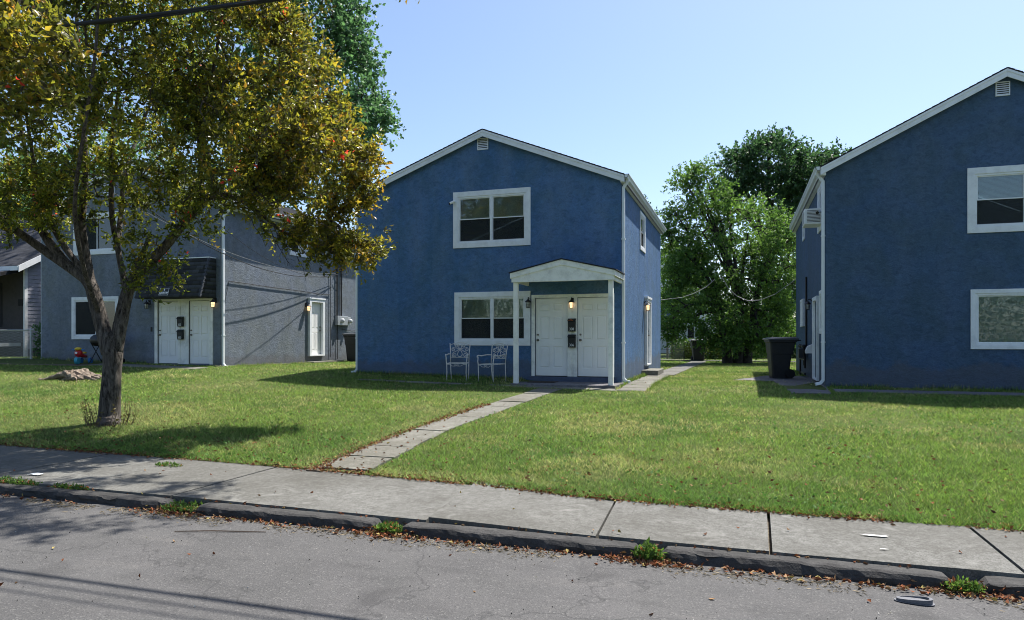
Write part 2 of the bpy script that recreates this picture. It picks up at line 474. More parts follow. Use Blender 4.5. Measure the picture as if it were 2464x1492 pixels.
class Fr:
    """wall frame: a runs along the wall, z up, d outwards"""
    def __init__(s, O, r, n): s.O, s.r, s.n = Vector(O), Vector(r), Vector(n)
    def p(s, a, z, d=0.0): return s.O + s.r * a + s.n * d + Vector((0, 0, z))
    def box(s, mb, a0, a1, z0, z1, d0, d1):
        mb.hexa([s.p(a0, z0, d0), s.p(a1, z0, d0), s.p(a1, z0, d1), s.p(a0, z0, d1), s.p(a0, z1, d0), s.p(a1, z1, d0), s.p(a1, z1, d1), s.p(a0, z1, d1)])

def text_mb(body, size, F, a, z, d, mat, parent, name='lettering', width=None):
    cu = bpy.data.curves.new('txt', 'FONT'); cu.body = body; cu.size = size; cu.align_x = 'CENTER'; cu.extrude = 0.0015
    ob = bpy.data.objects.new('txt', cu); COL.objects.link(ob)
    dg = bpy.context.evaluated_depsgraph_get()
    me = bpy.data.meshes.new_from_object(ob.evaluated_get(dg))
    mb = MB()
    xs = [v.co.x for v in me.vertices] or [0]
    k = 1.0 if width is None else width / max(1e-6, max(xs) - min(xs))
    # text reads left to right along +r for walls seen from outside
    mb.v = [tuple(F.p(a + v.co.x * k, z + v.co.y, d + v.co.z)) for v in me.vertices]
    mb.f = [tuple(p.vertices) for p in me.polygons]
    bpy.data.objects.remove(ob); bpy.data.curves.remove(cu); bpy.data.meshes.remove(me)
    return mb.build(name, mat, parent, fix=False)

def vnoise(x, y, seed=0):
    r = np.random.default_rng(seed); T = r.random((64, 64))
    xi = np.floor(x).astype(int); yi = np.floor(y).astype(int); fx = x - xi; fy = y - yi
    fx = fx * fx * (3 - 2 * fx); fy = fy * fy * (3 - 2 * fy)
    g = lambda i, j: T[i % 64, j % 64]
    return (g(xi, yi) * (1 - fx) + g(xi + 1, yi) * fx) * (1 - fy) + (g(xi, yi + 1) * (1 - fx) + g(xi + 1, yi + 1) * fx) * fy

def fbm(x, y, seed=0, oct=4):
    s = 0; a = 0.5; t = 0
    for o in range(oct):
        s = s + a * vnoise(x * 2 ** o + 13.7 * o, y * 2 ** o + 7.1 * o, seed + o); t += a; a *= 0.55
    return s / t

def raw_mesh(name, verts, tris, mat, parent=None, colors=None, nper=3, smooth=False):
    """fast numpy mesh; tris (n,nper)"""
    me = bpy.data.meshes.new(name)
    nv, nf = len(verts), len(tris)
    me.vertices.add(nv); me.vertices.foreach_set('co', np.asarray(verts, np.float32).ravel())
    me.loops.add(nf * nper); me.loops.foreach_set('vertex_index', np.asarray(tris, np.int32).ravel())
    me.polygons.add(nf); me.polygons.foreach_set('loop_start', np.arange(0, nf * nper, nper, dtype=np.int32))
    if smooth: me.polygons.foreach_set('use_smooth', np.ones(nf, bool))
    me.update(calc_edges=True)
    if colors is not None:
        at = me.color_attributes.new('Col', 'FLOAT_COLOR', 'POINT')
        c = np.ones((nv, 4), np.float32); c[:, :3] = colors
        at.data.foreach_set('color', c.ravel())
    me.materials.append(mat)
    o = bpy.data.objects.new(name, me); COL.objects.link(o)
    if parent is not None:
        o.parent = parent; off = Vector((0, 0, 0)); p = parent
        while p is not None: off = off + p.location; p = p.parent
        me.transform(__import__('mathutils').Matrix.Translation(-off))
    return o

# ------------------------------------------------------------------ GROUND, ROAD, SIDEWALK, KERB
def seq(*segs):
    out = []
    for a, b, st in segs:
        n = max(1, int(round((b - a) / st))); out += [a + (b - a) * i / n for i in range(n)]
    return out + [segs[-1][1]]

def ground_sheets():
    xs = seq((-900, -100, 200), (-100, -30, 14), (-30, 12, 0.4), (12, 60, 8), (60, 900, 210))
    ss = seq((0, 1, 0.02))
    ys2 = seq((17, 40, 0.8), (40, 120, 10), (120, 1000, 220))
    mb = MB(); W = 0
    rows = []
    for s in ss:
        rows.append([(x, float(edgeY(x)) + s * (17 - float(edgeY(x)))) for x in xs])
    for y in ys2[1:]: rows.append([(x, y) for x in xs])
    nx = len(xs)
    for r in rows:
        for (x, y) in r:
            b = 0.014 * (noise.noise(Vector((x * 0.9, y * 0.9, 3.1)))) + 0.02 * noise.noise(Vector((x * 0.3, y * 0.3, 8.0)))
            k = min(1, max(0, (y - float(edgeY(x))) / 0.6)) if y < 16 else max(0, 1 - (y - 16))
            mb.v.append((x, y, float(gz(x, y)) + b * k))
    for j in range(len(rows) - 1):
        for i in range(nx - 1):
            mb.f.append((j * nx + i, j * nx + i + 1, (j + 1) * nx + i + 1, (j + 1) * nx + i))
    # front skirt under the walk
    o = len(mb.v)
    for x in xs: mb.v.append((x, float(edgeY(x)), -0.75))
    for i in range(nx - 1): mb.f.append((o + i, o + i + 1, i + 1, i))
    struct('lawn', mb, M['lawn'])
    r = MB()
    r.add([(-900, -6, ZROAD), (900, -6, ZROAD), (900, 5.50, ZROAD), (-900, 5.50, ZROAD)], [(0, 1, 2, 3)])
    struct('road', r, M['asphalt'])
    f = MB(); f.add([(-900, -900, ZROAD + .1), (900, -900, ZROAD + .1), (900, -6, ZROAD + .1), (-900, -6, ZROAD + .1)], [(0, 1, 2, 3)])
    f.add([(-900, -6, ZROAD + .1), (900, -6, ZROAD + .1), (900, -6, ZROAD - .1), (-900, -6, ZROAD - .1)], [(0, 1, 2, 3)])
    struct('far_verge', f, M['lawn'])
    # soil under the walk joints
    b = MB(); b.add([(-900, 5.45, -0.585), (900, 5.45, -0.585), (900, 7.9, -0.56), (-900, 7.9, -0.56)], [(0, 1, 2, 3)])
    struct('walk_bed', b, M['soil'])

JF = [-29.5, -26.4, -23.4, -20.4, -17.4, -14.4, -11.5, -8.45, -5.6, -2.68, -1.13, 0.22, 1.88, 3.4, 4.9, 6.4, 8.0, 9.5, 11, 12.5]
JB = [-29.5, -26.4, -23.4, -20.4, -17.4, -14.4, -11.5, -8.45, -5.6, -2.85, -1.20, 0.25, 1.87, 3.4, 4.9, 6.4, 8.0, 9.5, 11, 12.5]

def sidewalk():
    mb = MB()
    for i in range(len(JF) - 1):
        g = 0.013
        x0f, x1f, x0b, x1b = JF[i] + g, JF[i + 1] - g, JB[i] + g, JB[i + 1] - g
        n, m = 8, 4
        dz = [random.uniform(-.008, .008) for _ in range(4)]
        if i == 9: dz = [0.022, -0.01, 0.015, -0.008]
        top = []
        for j in range(m + 1):
            for k in range(n + 1):
                u, w = k / n, j / m
                xf = x0f + (x1f - x0f) * u; xb = x0b + (x1b - x0b) * u
                yb = float(edgeY(xb)) + 0.12
                x = xf + (xb - xf) * w; y = SW_F + (yb - SW_F) * w
                if j == 0: y += 0.012 * noise.noise(Vector((x * 3, 1, 4)))
                z = ZSW + (dz[0] * (1 - u) + dz[1] * u) * (1 - w) + (dz[2] * (1 - u) + dz[3] * u) * w
                top.append((x, y, z))
        o = len(mb.v); mb.v += top
        N = n + 1
        for j in range(m):
            for k in range(n): mb.f.append((o + j * N + k, o + j * N + k + 1, o + (j + 1) * N + k + 1, o + (j + 1) * N + k))
        rim = [j * N for j in range(m, -1, -1)] + list(range(1, N)) + [j * N + n for j in range(1, m + 1)]
        o2 = len(mb.v)
        for q in rim: v = top[q]; mb.v.append((v[0], v[1], v[2] - 0.09))
        for a in range(len(rim) - 1): mb.f.append((o + rim[a], o + rim[a + 1], o2 + a + 1, o2 + a))
    struct('sidewalk', mb, M['concrete'])

def kerb():
    # stones with broken ends: (x0, x1) at the kerb line
    gaps = [ground(430, 1212).x, atz(945, 1262, 1643 * 1.68 / (1262 - 815)).x, atz(1550, 1318, 1643 * 1.68 / 503).x, atz(2310, 1395, 1643 * 1.68 / 580).x]
    cuts = [-30, -26, -22, -18, -14.2, -10.9] + [gaps[0] - .15, gaps[0] + .18, gaps[1] - .13, gaps[1] + .10, gaps[2] - .02, gaps[2] + .13, gaps[3] - 0.04, gaps[3] + .12, 7, 10]
    segs = []
    base = cuts[:6]
    for i in range(5): segs.append((base[i] + .02, base[i + 1] - .02))
    segs.append((base[5] + .02, cuts[6]))
    segs += [(cuts[7], cuts[8]), (cuts[9], cuts[10]), (cuts[11], cuts[12]), (cuts[13], cuts[14]), (cuts[14] + .03, cuts[15])]
    mb = MB()
    for (a, b) in segs:
        n = max(6, int((b - a) / 0.05)); prof = [(5.594, ZROAD - .03), (5.592, -0.540), (5.585, -0.532), (5.54, -0.529), (5.49, -0.530), (5.450, -0.532), (5.432, -0.542), (5.42, -0.57), (5.418, -0.60), (5.417, ZROAD - .03)]
        o = len(mb.v); P = len(prof)
        for i in range(n + 1):
            x = a + (b - a) * i / n
            e = min(i, n - i) / n * (b - a)
            drop = 0.05 * math.exp(-(e / 0.03) ** 2) + 0.006 * math.exp(-(e / 0.2) ** 2)
            for (y, z) in prof:
                nn = noise.noise(Vector((x * 2.2, y * 9, z * 9))) * 0.018 + noise.noise(Vector((x * 11, y * 22, z * 22))) * 0.016
                w = 0.3 if y > 5.53 else 1.0
                chip = max(0, noise.noise(Vector((x * 2.3, 5, 9))) - 0.12) * 0.09
                zz = z if z < -0.6 else z - drop - (chip if y < 5.48 else 0) + nn * 0.5 * w
                yy = y + nn * w + (chip if y < 5.45 else 0) + (0.03 * math.exp(-(e / 0.06) ** 2) if y < 5.47 else 0)
                mb.v.append((x + nn, yy, zz))
        for i in range(n):
            for k in range(P - 1): mb.f.append((o + i * P + k, o + (i + 1) * P + k, o + (i + 1) * P + k + 1, o + i * P + k + 1))
        mb.f.append(tuple(o + k for k in range(P))); mb.f.append(tuple(o + n * P + k for k in range(P))[::-1])
    struct('kerb', mb, M['kerb'], smooth=False)
    return gaps

def slab_poly(mb, pts, h=0.05, lift=0.02, lay=None):
    """thin irregular slab following the lawn"""
    n = len(pts)
    top = [Vector((x, y, float(gz(x, y)) + lift)) for x, y in pts]
    bot = [p - Vector((0, 0, h)) for p in top]
    mb.add(top + bot, [tuple(range(n))] + [(i, (i + 1) % n, n + (i + 1) % n, n + i) for i in range(n)])

PATHS = []      # (poly) used to keep grass off
def paths():
    mb = MB()
    y = 7.34
    xl = lambda y: np.interp(y, [7.2, 9.6, 14.4, 15.2], [-4.98, -4.92, -4.48, -4.45])
    xr = lambda y: np.interp(y, [7.2, 9.6, 14.4, 15.2], [-4.26, -4.36, -3.92, -3.9])
    while y < 15.1:
        L = random.uniform(0.56, 0.72); y1 = min(y + L - 0.028, 15.2)
        j = lambda: random.uniform(-.02, .02)
        li = 0.018 + random.uniform(-.006, .008)
        slab_poly(mb, [(xl(y) + j(), y + j() * .5), (xr(y) + j(), y + j() * .5), (xr(y1) + j(), y1 + j() * .5), (xl(y1) + j(), y1 + j() * .5)], 0.06, li)
        y += L
    PATHS.append([(xl(7.2), 7.0), (xr(7.2), 7.0), (xr(9.6), 9.6), (xr(14.4), 14.4), (-3.9, 15.2), (-4.45, 15.2), (xl(14.4), 14.4), (xl(9.6), 9.6)])
    struct('front_path', mb, M['slab'])
    mb = MB()
    x = -9.4
    while x < -2.7:
        L = random.uniform(0.7, 0.95); 
        y0 = 15.32 + random.uniform(-.04, .04); w = 0.32 + (0.1 if x > -5.4 else 0)
        j = lambda: random.uniform(-.03, .03)
        P = [(x + j(), y0 + j()), (x + L - .04 + j(), y0 + j()), (x + L - .04 + j(), y0 + w + j()), (x + j(), y0 + w + j())]
        slab_poly(mb, P, 0.05, 0.012); PATHS.append(P); x += L
    struct('cross_path', mb, M['slab'])
    mb = MB(); y = 15.35
    while y < 20.8:
        L = random.uniform(0.6, 0.78); j = lambda: random.uniform(-.03, .03)
        P = [(-2.66 + j(), y), (-2.02 + j(), y + j() * .4), (-2.02 + j(), y + L - .04), (-2.64 + j(), y + L - .04 + j() * .4)]
        slab_poly(mb, P, 0.06, 0.022); PATHS.append(P); y += L
    struct('side_path', mb, M['slab'])
    mb = MB()
    P0 = [(-2.62, 21.0), (-1.90, 21.0), (-1.55, 34.2), (-2.25, 34.2)]
    slab_poly(mb, P0, 0.06, 0.03); PATHS.append(P0)
    P1 = [(-12, 34.4), (14, 34.4), (14, 35.2), (-12, 35.2)]
    slab_poly(mb, P1, 0.05, 0.02); PATHS.append(P1)
    struct('back_path', mb, M['concrete'])
    mb = MB()
    P = [ground(a, b) for a, b in ((1764, 915), (1862, 919), (1905, 948), (2000, 949))]
    P = [(p.x, p.y) for p in P] + [(1.86, 17.2), (1.86, 21.6), (0.7, 21.7), (0.3, 20.4)]
    slab_poly(mb, P, 0.05, 0.02); PATHS.append(P)
    P = [(1.95, 15.75), (11, 15.75), (11, 16.55), (1.95, 16.55)]
    P2 = [(1.95, 16.15), (11, 16.2), (11, 16.75), (1.95, 16.72)]
    slab_poly(mb, P2, 0.05, 0.012); PATHS.append(P2)
    struct('concrete_pad', mb, M['pad'])
    mb = MB()
    P = [(-19.5, 16.2), (-15.35, 16.2), (-15.35, 16.75), (-19.5, 16.75)]
    slab_poly(mb, P, 0.05, 0.015); PATHS.append(P)
    P = [(-15.38, 17.0), (-15.22, 17.0), (-15.22, 26.0), (-15.38, 26.0)]
    slab_poly(mb, P, 0.05, 0.03)
    struct('house_apron', mb, M['slab'])
    mb = MB()
    P = [(-31, 15.7), (-23.3, 15.5), (-19.4, 15.9), (-19.4, 17.3), (-31, 17.3)]
    slab_poly(mb, P, 0.03, 0.01); PATHS.append(P)
    P = [(-5.10, 7.2), (-4.90, 7.2), (-4.86, 9.6), (-4.60, 12.6), (-4.42, 14.4), (-4.52, 14.4), (-4.74, 12.6), (-5.04, 9.6)]
    slab_poly(mb, P, 0.03, 0.006); PATHS.append([(-5.04, 7.2), (-4.90, 7.2), (-4.86, 9.6), (-4.60, 12.6), (-4.42, 14.4), (-4.48, 14.4), (-4.70, 12.6), (-4.99, 9.6)])
    struct('bare_earth', mb, M['soil'])

# ------------------------------------------------------------------ GRASS, WEEDS, FALLEN LEAVES
def in_poly(x, y, poly):
    inside = np.zeros(len(x), bool); n = len(poly)
    for i in range(n):
        x0, y0 = poly[i]; x1, y1 = poly[(i + 1) % n]
        c = ((y0 > y) != (y1 > y)) & (x < (x1 - x0) * (y - y0) / (y1 - y0 + 1e-12) + x0)
        inside ^= c
    return inside

HOUSES = [(-23.1, -15.43, 17.35, 26.2), (-10.32, -2.82, 17.0, 25.8), (1.87, 9.2, 17.35, 26.2), (-5.3, -2.72, 15.7, 17.2)]

def blades(x, y, z, h, w, lean, colors):
    n = len(x)
    th = rng.random(n) * 2 * PI
    a = rng.random(n) * 2 * PI
    v = np.zeros((n, 3, 3))
    v[:, 0] = np.stack([x - np.cos(th) * w / 2, y - np.sin(th) * w / 2, z], 1)
    v[:, 1] = np.stack([x + np.cos(th) * w / 2, y + np.sin(th) * w / 2, z], 1)
    v[:, 2] = np.stack([x + np.cos(a) * h * lean, y + np.sin(a) * h * lean, z + h], 1)
    t = np.arange(3 * n).reshape(n, 3)
    return v.reshape(-1, 3), t, np.repeat(colors, 3, axis=0)

def lawn_color(x, y, r):
    dry = np.clip((fbm(x * 0.55, y * 0.95, 11) - 0.48) * 3.2 + (fbm(x * 2.6, y * 2.6, 5) - .5) * 2.0, 0, 1)
    # worn, strawy grass round the tree and beside the path
    dry = np.maximum(dry, np.clip(1.25 - np.hypot(x + 10.6, (y - 9.3) * 1.3) / 2.2, 0, 1))
    dry = np.maximum(dry, np.clip(1 - np.abs(x + 5.2) / 0.35, 0, 1) * (y < 13) * 0.8)
    dry = np.clip(dry, 0, 1)
    lush = np.clip((fbm(x * 0.8 + 40, y * 0.8, 23) - .5) * 4, 0, 1)[:, None]
    g1 = np.array([0.132, 0.210, 0.045]); g2 = np.array([0.075, 0.155, 0.032]); d1 = np.array([0.35, 0.335, 0.155])
    g = g1 * (1 - lush) + g2 * lush
    k = (rng.random(len(x)) < (0.10 + 0.60 * dry))[:, None]
    c = np.where(k, d1 * (0.55 + 0.6 * rng.random((len(x), 1))), g)
    front = np.clip((10.5 - y) / 3.5, 0, 1)[:, None] * (0.25 + 0.5 * (fbm(x * 1.1, y * 1.6, 61) > .5)[:, None])
    c = c * (1 - front) + np.array([0.085, 0.165, 0.035]) * front
    patch = 0.72 + 0.56 * fbm(x * 3.5, y * 5.0, 88)[:, None]
    return 1.16 * c * patch * (0.30 + 1.55 * rng.random((len(x), 1)) ** 1.3)

def grass():
    def sample(n, zpow, lo=-60, hi=2530):
        # area density falls with distance from the camera
        px = rng.uniform(lo, hi, n)
        z = 5.2 * (40 / 5.2) ** (rng.random(n) ** zpow)
        u = (px - CXP) / F_PX
        return z * (u * CT - ST), z * (u * ST + CT), z
    x, y, z = sample(880000, 1.0)
    for lo, hi in ((-1500, -60), (2530, 4300)):
        q = sample(150000, 1.0, lo, hi); x = np.concatenate([x, q[0]]); y = np.concatenate([y, q[1]]); z = np.concatenate([z, q[2]])
    keep = (y > edgeY(x) - 0.03 + 0.10 * (fbm(x * 2.5, x * 0 + 3, 9) - .5)) & (y < 38)
    for p in PATHS:
        g = in_poly(x, y, p)
        keep &= ~g | (rng.random(len(x)) < 0.012)
    for (a, b, c, d) in HOUSES: keep &= ~((x > a) & (x < b) & (y > c) & (y < d))
    thin = fbm(x * 1.4, y * 1.4, 31)
    keep &= rng.random(len(x)) < np.clip(0.55 + 1.2 * thin, 0, 1)
    x, y, z = x[keep], y[keep], z[keep]
    n = len(x)
    edge = np.clip(1 - (y - edgeY(x)) / 0.25, 0, 1)
    h = (0.020 + 0.024 * rng.random(n)) * (0.75 + 0.6 * fbm(x * 1.2, y * 1.2, 3)) * (1 + 0.5 * edge) * (1 + 0.02 * z)
    w = 0.0046 * (0.7 + z / 9.0) * (0.7 + 0.6 * rng.random(n))
    v, t, c = blades(x, y, gz(x, y) - 0.004, h, w, 0.35 + 1.3 * rng.random(n), lawn_color(x, y, rng))
    o = raw_mesh('grass', v, t, M['grass'], None, c)
    tag(o, 'short mown lawn grass with dry straw-coloured patches', 'grass', kind='stuff')
    L = []
    for (xa, xb, yy, m_) in ((-23, -18.3, 17.30, 1500), (-10.3, -5.35, 16.96, 3200), (1.95, 9.0, 17.28, 3600), (-9.3, -5.0, 15.28, 1200), (-9.3, -5.4, 15.70, 900)):
        L.append(np.stack([rng.uniform(xa, xb, m_), yy - np.abs(rng.normal(size=m_)) * .05], 1))
    for (ya, yb_, xx, m_) in ((17.1, 20.6, -2.76, 1400), (17.6, 26, -15.18, 2200), (15.4, 20.9, -2.70, 900), (15.4, 20.9, -1.99, 900)):
        L.append(np.stack([xx + np.abs(rng.normal(size=m_)) * .04, rng.uniform(ya, yb_, m_)], 1))
    Q = np.concatenate(L); k = fbm(Q[:, 0] * 1.7 + Q[:, 1], Q[:, 1] * 1.7, 19) > .42; Q = Q[k]; n = len(Q)
    v, t, c = blades(Q[:, 0], Q[:, 1], gz(Q[:, 0], Q[:, 1]), .04 + .11 * rng.random(n) ** 2, np.full(n, .009), .7 * rng.random(n), lawn_color(Q[:, 0], Q[:, 1], rng) * .9)
    tag(raw_mesh('edge_grass', v, t, M['grass'], None, c), 'longer unmown grass at the foot of the house walls and slabs', 'grass', kind='stuff')
    # clover and broad-leaved weeds in the lawn
    m = 9000
    px = rng.uniform(-40, 2500, m); z = 5.5 * (20 / 5.5) ** rng.random(m); u = (px - CXP) / F_PX
    x, y = z * (u * CT - ST), z * (u * ST + CT)
    cl = fbm(x * .9 + 9, y * .9, 71) > 0.55
    keep = (y > edgeY(x)) & (y < 17) & cl
    for p in PATHS: keep &= ~in_poly(x, y, p)
    for (a, b, c_, d) in HOUSES: keep &= ~((x > a) & (x < b) & (y > c_) & (y < d))
    x, y = x[keep], y[keep]
    P = np.stack([x, y, gz(x, y) + 0.03 + 0.02 * rng.random(len(x))], 1)
    D = rng.normal(size=(len(x), 3)); D[:, 2] = np.abs(D[:, 2]) * 0.5
    v, t, c = leaf_cards(P, D, 0.03 + 0.02 * rng.random(len(x)), 0.7, np.array([0.09, 0.19, 0.045]) * (0.7 + 0.6 * rng.random((len(x), 1))))
    tag(raw_mesh('clover', v, t, M['grass'], None, c), 'low green clover and plantain leaves among the grass', 'weeds', kind='stuff')

def leaf_cards(P, D, size, aspect, colors, fold=0.25):
    """folded rhombic leaves: P (n,3) base, D direction, size (n)"""
    n = len(P)
    D = D / (np.linalg.norm(D, axis=1, keepdims=True) + 1e-9)
    R = rng.normal(size=(n, 3)); Sd = np.cross(D, R); Sd /= (np.linalg.norm(Sd, axis=1, keepdims=True) + 1e-9)
    N = np.cross(Sd, D)
    s = np.asarray(size)[:, None]
    mid = P + D * s * 0.45
    v = np.stack([P, mid + Sd * s * aspect * 0.5 + N * s * fold * 0.5, P + D * s - N * s * 0.12, mid - Sd * s * aspect * 0.5 + N * s * fold * 0.5], 1).reshape(-1, 3)
    b = np.arange(n)[:, None] * 4
    t = np.concatenate([b + np.array([0, 1, 2]), b + np.array([0, 2, 3])], 1).reshape(-1, 3)
    return v, t, np.repeat(colors, 4, axis=0)

def litter():
    pts = []
    def strip(n, x0, x1, yf, zf, s):
        x = rng.uniform(x0, x1, n)
        cl = fbm(x * 1.1, x * 0 + 1.0, 55)
        k = rng.random(n) < np.clip((cl - 0.30) * 3.0, 0.06, 1)
        x = x[k]; y = yf(x) + rng.normal(size=len(x)) * s
        pts.append(np.stack([x, y, zf(x, y)], 1))
    strip(4200, -15, 6, lambda x: edgeY(x) - 0.015, lambda x, y: np.where(y > edgeY(x), gz(x, y) + .02, ZSW + 0.012), 0.05)
    strip(1900, -15, 6, lambda x: 5.385 - np.abs(rng.normal(size=len(x))) * 0.045, lambda x, y: np.full(len(x), ZROAD + 0.012), 0.02)
    strip(300, -15, 6, lambda x: np.full(len(x), 5.585), lambda x, y: np.full(len(x), -0.525), 0.012)
    for gx in GAPS:
        x = rng.normal(size=260) * 0.16 + gx; y = 5.40 + rng.normal(size=260) * 0.07
        pts.append(np.stack([x, y, np.where(y > 5.42, -0.58, ZROAD + .014)], 1))
    # along the front path's west edge
    n = 900; y = rng.uniform(7.2, 12.5, n); x = np.interp(y, [7.2, 9.6, 14.4], [-5.03, -4.97, -4.52]) + rng.normal(size=n) * 0.06
    pts.append(np.stack([x, y, gz(x, y) + 0.02], 1))
    # sprinkled over lawn, walk and road
    n = 1500; x = rng.uniform(-14, 5, n); y = edgeY(x) + rng.exponential(1.6, n); pts.append(np.stack([x, y, gz(x, y) + 0.035], 1))
    n = 26; x = rng.uniform(-9, 4, n); y = rng.uniform(5.65, 6.8, n); pts.append(np.stack([x, y, np.full(n, ZSW + .012)], 1))
    n = 46; x = rng.uniform(-8, 4, n); y = rng.uniform(2.2, 5.3, n); pts.append(np.stack([x, y, np.full(n, ZROAD + .008)], 1))
    P = np.concatenate(pts); n = len(P)
    D = rng.normal(size=(n, 3)); D[:, 2] = np.abs(D[:, 2]) * 0.25
    r = rng.random(n)[:, None]
    c = np.where(r < .42, [0.28, 0.10, 0.045], np.where(r < .72, [0.36, 0.22, 0.12], np.where(r < .9, [0.16, 0.08, 0.05], [0.42, 0.33, 0.12])))
    c = c * (0.35 + 0.6 * rng.random((n, 1)))
    v, t, cc = leaf_cards(P, D, 0.025 + 0.028 * rng.random(n), 0.55, c, 0.35)
    tag(raw_mesh('fallen_leaves', v, t, M['litter'], None, cc), 'dry brown and russet leaves lying along the kerb and the lawn edge', 'fallen leaves', kind='stuff')
    # straw and grit swept along the gutter
    n = 3800; gx = rng.uniform(-9, 5, n); k = fbm(gx * .9, gx * 0, 77) > 0.45; gx = gx[k]
    y = 5.36 - np.abs(rng.normal(size=len(gx))) * 0.10
    P = np.stack([gx, y, np.full(len(gx), ZROAD + .005)], 1); D = rng.normal(size=(len(gx), 3)); D[:, 2] *= 0.06
    c = np.array([0.24, 0.195, 0.13]) * (0.5 + 0.8 * rng.random((len(gx), 1)))
    v, t, cc = leaf_cards(P, D, 0.03 + 0.03 * rng.random(len(gx)), 0.1, c, 0.1)
    tag(raw_mesh('straw', v, t, M['litter'], None, cc), 'pale straw and twigs swept against the kerb', 'straw', kind='stuff')
    # grit on the road
    n = 700; x = rng.uniform(-7, 4, n); y = rng.uniform(2.0, 5.38, n)
    P = np.stack([x, y, np.full(n, ZROAD + .003)], 1); D = rng.normal(size=(n, 3)); D[:, 2] = abs(D[:, 2])
    c = np.where(rng.random((n, 1)) < .6, [0.03, 0.03, 0.03], [0.5, 0.48, 0.45]) * np.ones((n, 3))
    v, t, cc = leaf_cards(P, D, 0.006 + 0.012 * rng.random(n) ** 2, 0.8, c, 0.6)
    tag(raw_mesh('grit', v, t, M['litter'], None, cc), 'loose grit and small stones scattered on the asphalt', 'grit', kind='stuff')

def weed_patch(cx, cy, z, rad, n, hmax, name, label, col=(0.10, 0.18, 0.04), ry=None):
    a = rng.random(n) * 2 * PI; r = np.sqrt(rng.random(n)); x = cx + r * np.cos(a) * rad; y = cy + r * np.sin(a) * (ry or rad * 0.5)
    hh = hmax * (1 - 0.7 * r) * (0.4 + 0.6 * rng.random(n))
    P = np.stack([x, y, z + hh * rng.random(n)], 1); D = rng.normal(size=(n, 3)); D[:, 2] = np.abs(D[:, 2]) + .3
    c = np.array(col) * (0.5 + 0.9 * rng.random((n, 1)))
    c = np.where(rng.random((n, 1)) < 0.08, [0.35, 0.12, 0.05], c)
    v, t, cc = leaf_cards(P, D, 0.02 + 0.03 * rng.random(n), 0.45, c)
    v2, t2, c2 = blades(x, y, np.full(n, z), hh, np.full(n, 0.004), 0.5 * rng.random(n), c)
    o = raw_mesh(name, np.concatenate([v, v2]), np.concatenate([t, t2 + len(v)]), M['grass'], None, np.concatenate([cc, c2]))
    return tag(o, label, 'weed', 'weeds growing at the kerb')

# ------------------------------------------------------------------ TREES
def bark_tube(mb, pts, rad, n=14, seed=0, amp=0.12):
    """continuous limb with bumpy bark"""
    P = [Vector(p) for p in pts]; Q = []; R = []
    for i in range(len(P) - 1):
        p0 = P[max(i - 1, 0)]; p1 = P[i]; p2 = P[i + 1]; p3 = P[min(i + 2, len(P) - 1)]
        m = max(3, int((p2 - p1).length / 0.09))
        for k in range(m):
            t = k / m
            q = 0.5 * ((2 * p1) + (-p0 + p2) * t + (2 * p0 - 5 * p1 + 4 * p2 - p3) * t * t + (-p0 + 3 * p1 - 3 * p2 + p3) * t ** 3)
            Q.append(q); R.append(rad[i] * (1 - t) + rad[i + 1] * t)
    Q.append(P[-1]); R.append(rad[-1])
    o = len(mb.v); mb.tube(Q, R, n)
    for i, q in enumerate(Q):
        for k in range(n):
            v = Vector(mb.v[o + i * n + k]); d = v - q
            f = 1 + amp * (noise.noise(Vector((v.x * 9, v.y * 9, v.z * 3 + seed))) + 0.6 * noise.noise(Vector((v.x * 26, v.y * 26, v.z * 8))))
            mb.v[o + i * n + k] = tuple(q + d * f)

def grow(limbs, lobes, rmin, step, jitter=0.25, updraft=0.0):
    """limbs: list of polylines; lobes: (centre, radii, count, shell).  returns nodes, parents, tip ids"""
    nodes = []; par = []
    for pl in limbs:
        prev = -1
        for i, p in enumerate(pl):
            p = np.array(p, float)
            if i == 0 and nodes:
                d = np.linalg.norm(np.array(nodes) - p, axis=1); prev = int(d.argmin()); 
                if d[prev] < 0.05: continue
            if prev >= 0:
                q = np.array(nodes[prev]); m = int(np.linalg.norm(p - q) / step)
                for k in range(1, m + 1):
                    nodes.append(q + (p - q) * k / (m + 1)); par.append(prev); prev = len(nodes) - 1
            nodes.append(p); par.append(prev); prev = len(nodes) - 1
    nlimb = len(nodes)
    A = []
    for (c, r, n, shell) in lobes:
        d = rng.normal(size=(n, 3)); d /= np.linalg.norm(d, axis=1, keepdims=True)
        rr = (shell + (1 - shell) * rng.random((n, 1))) ** (1 / 3.0) if shell < 1 else 1
        A.append(np.array(c) + d * rr * np.array(r))
    A = np.concatenate(A)
    start = np.array(nodes[:nlimb])
    dd = np.array([np.linalg.norm(start - a, axis=1).min() for a in A])
    A = A[np.argsort(dd)]
    N = np.zeros((nlimb + len(A) * 14 + 10, 3)); N[:nlimb] = start; cnt = nlimb
    par = par[:]; tips = []
    lim0 = 1
    for a in A:
        d = np.linalg.norm(N[lim0:cnt] - a, axis=1); j = int(d.argmin()) + lim0
        q = N[j]; L = np.linalg.norm(a - q); m = min(12, int(L / step)); prev = j
        off = rng.normal(size=3) * jitter * L * 0.3; off[2] += updraft * L
        for k in range(1, m + 1):
            t = k / (m + 1)
            N[cnt] = q + (a - q) * t + off * math.sin(PI * t); par.append(prev); prev = cnt; cnt += 1
        N[cnt] = a; par.append(prev); tips.append(cnt); cnt += 1
    N = N[:cnt]; par = np.array(par)
    load = np.zeros(cnt); load[tips] = 1
    for i in range(cnt - 1, -1, -1):
        if par[i] >= 0: load[par[i]] += load[i]
    rad = rmin * np.maximum(load, 1) ** 0.42
    return N, par, np.array(tips), rad, nlimb

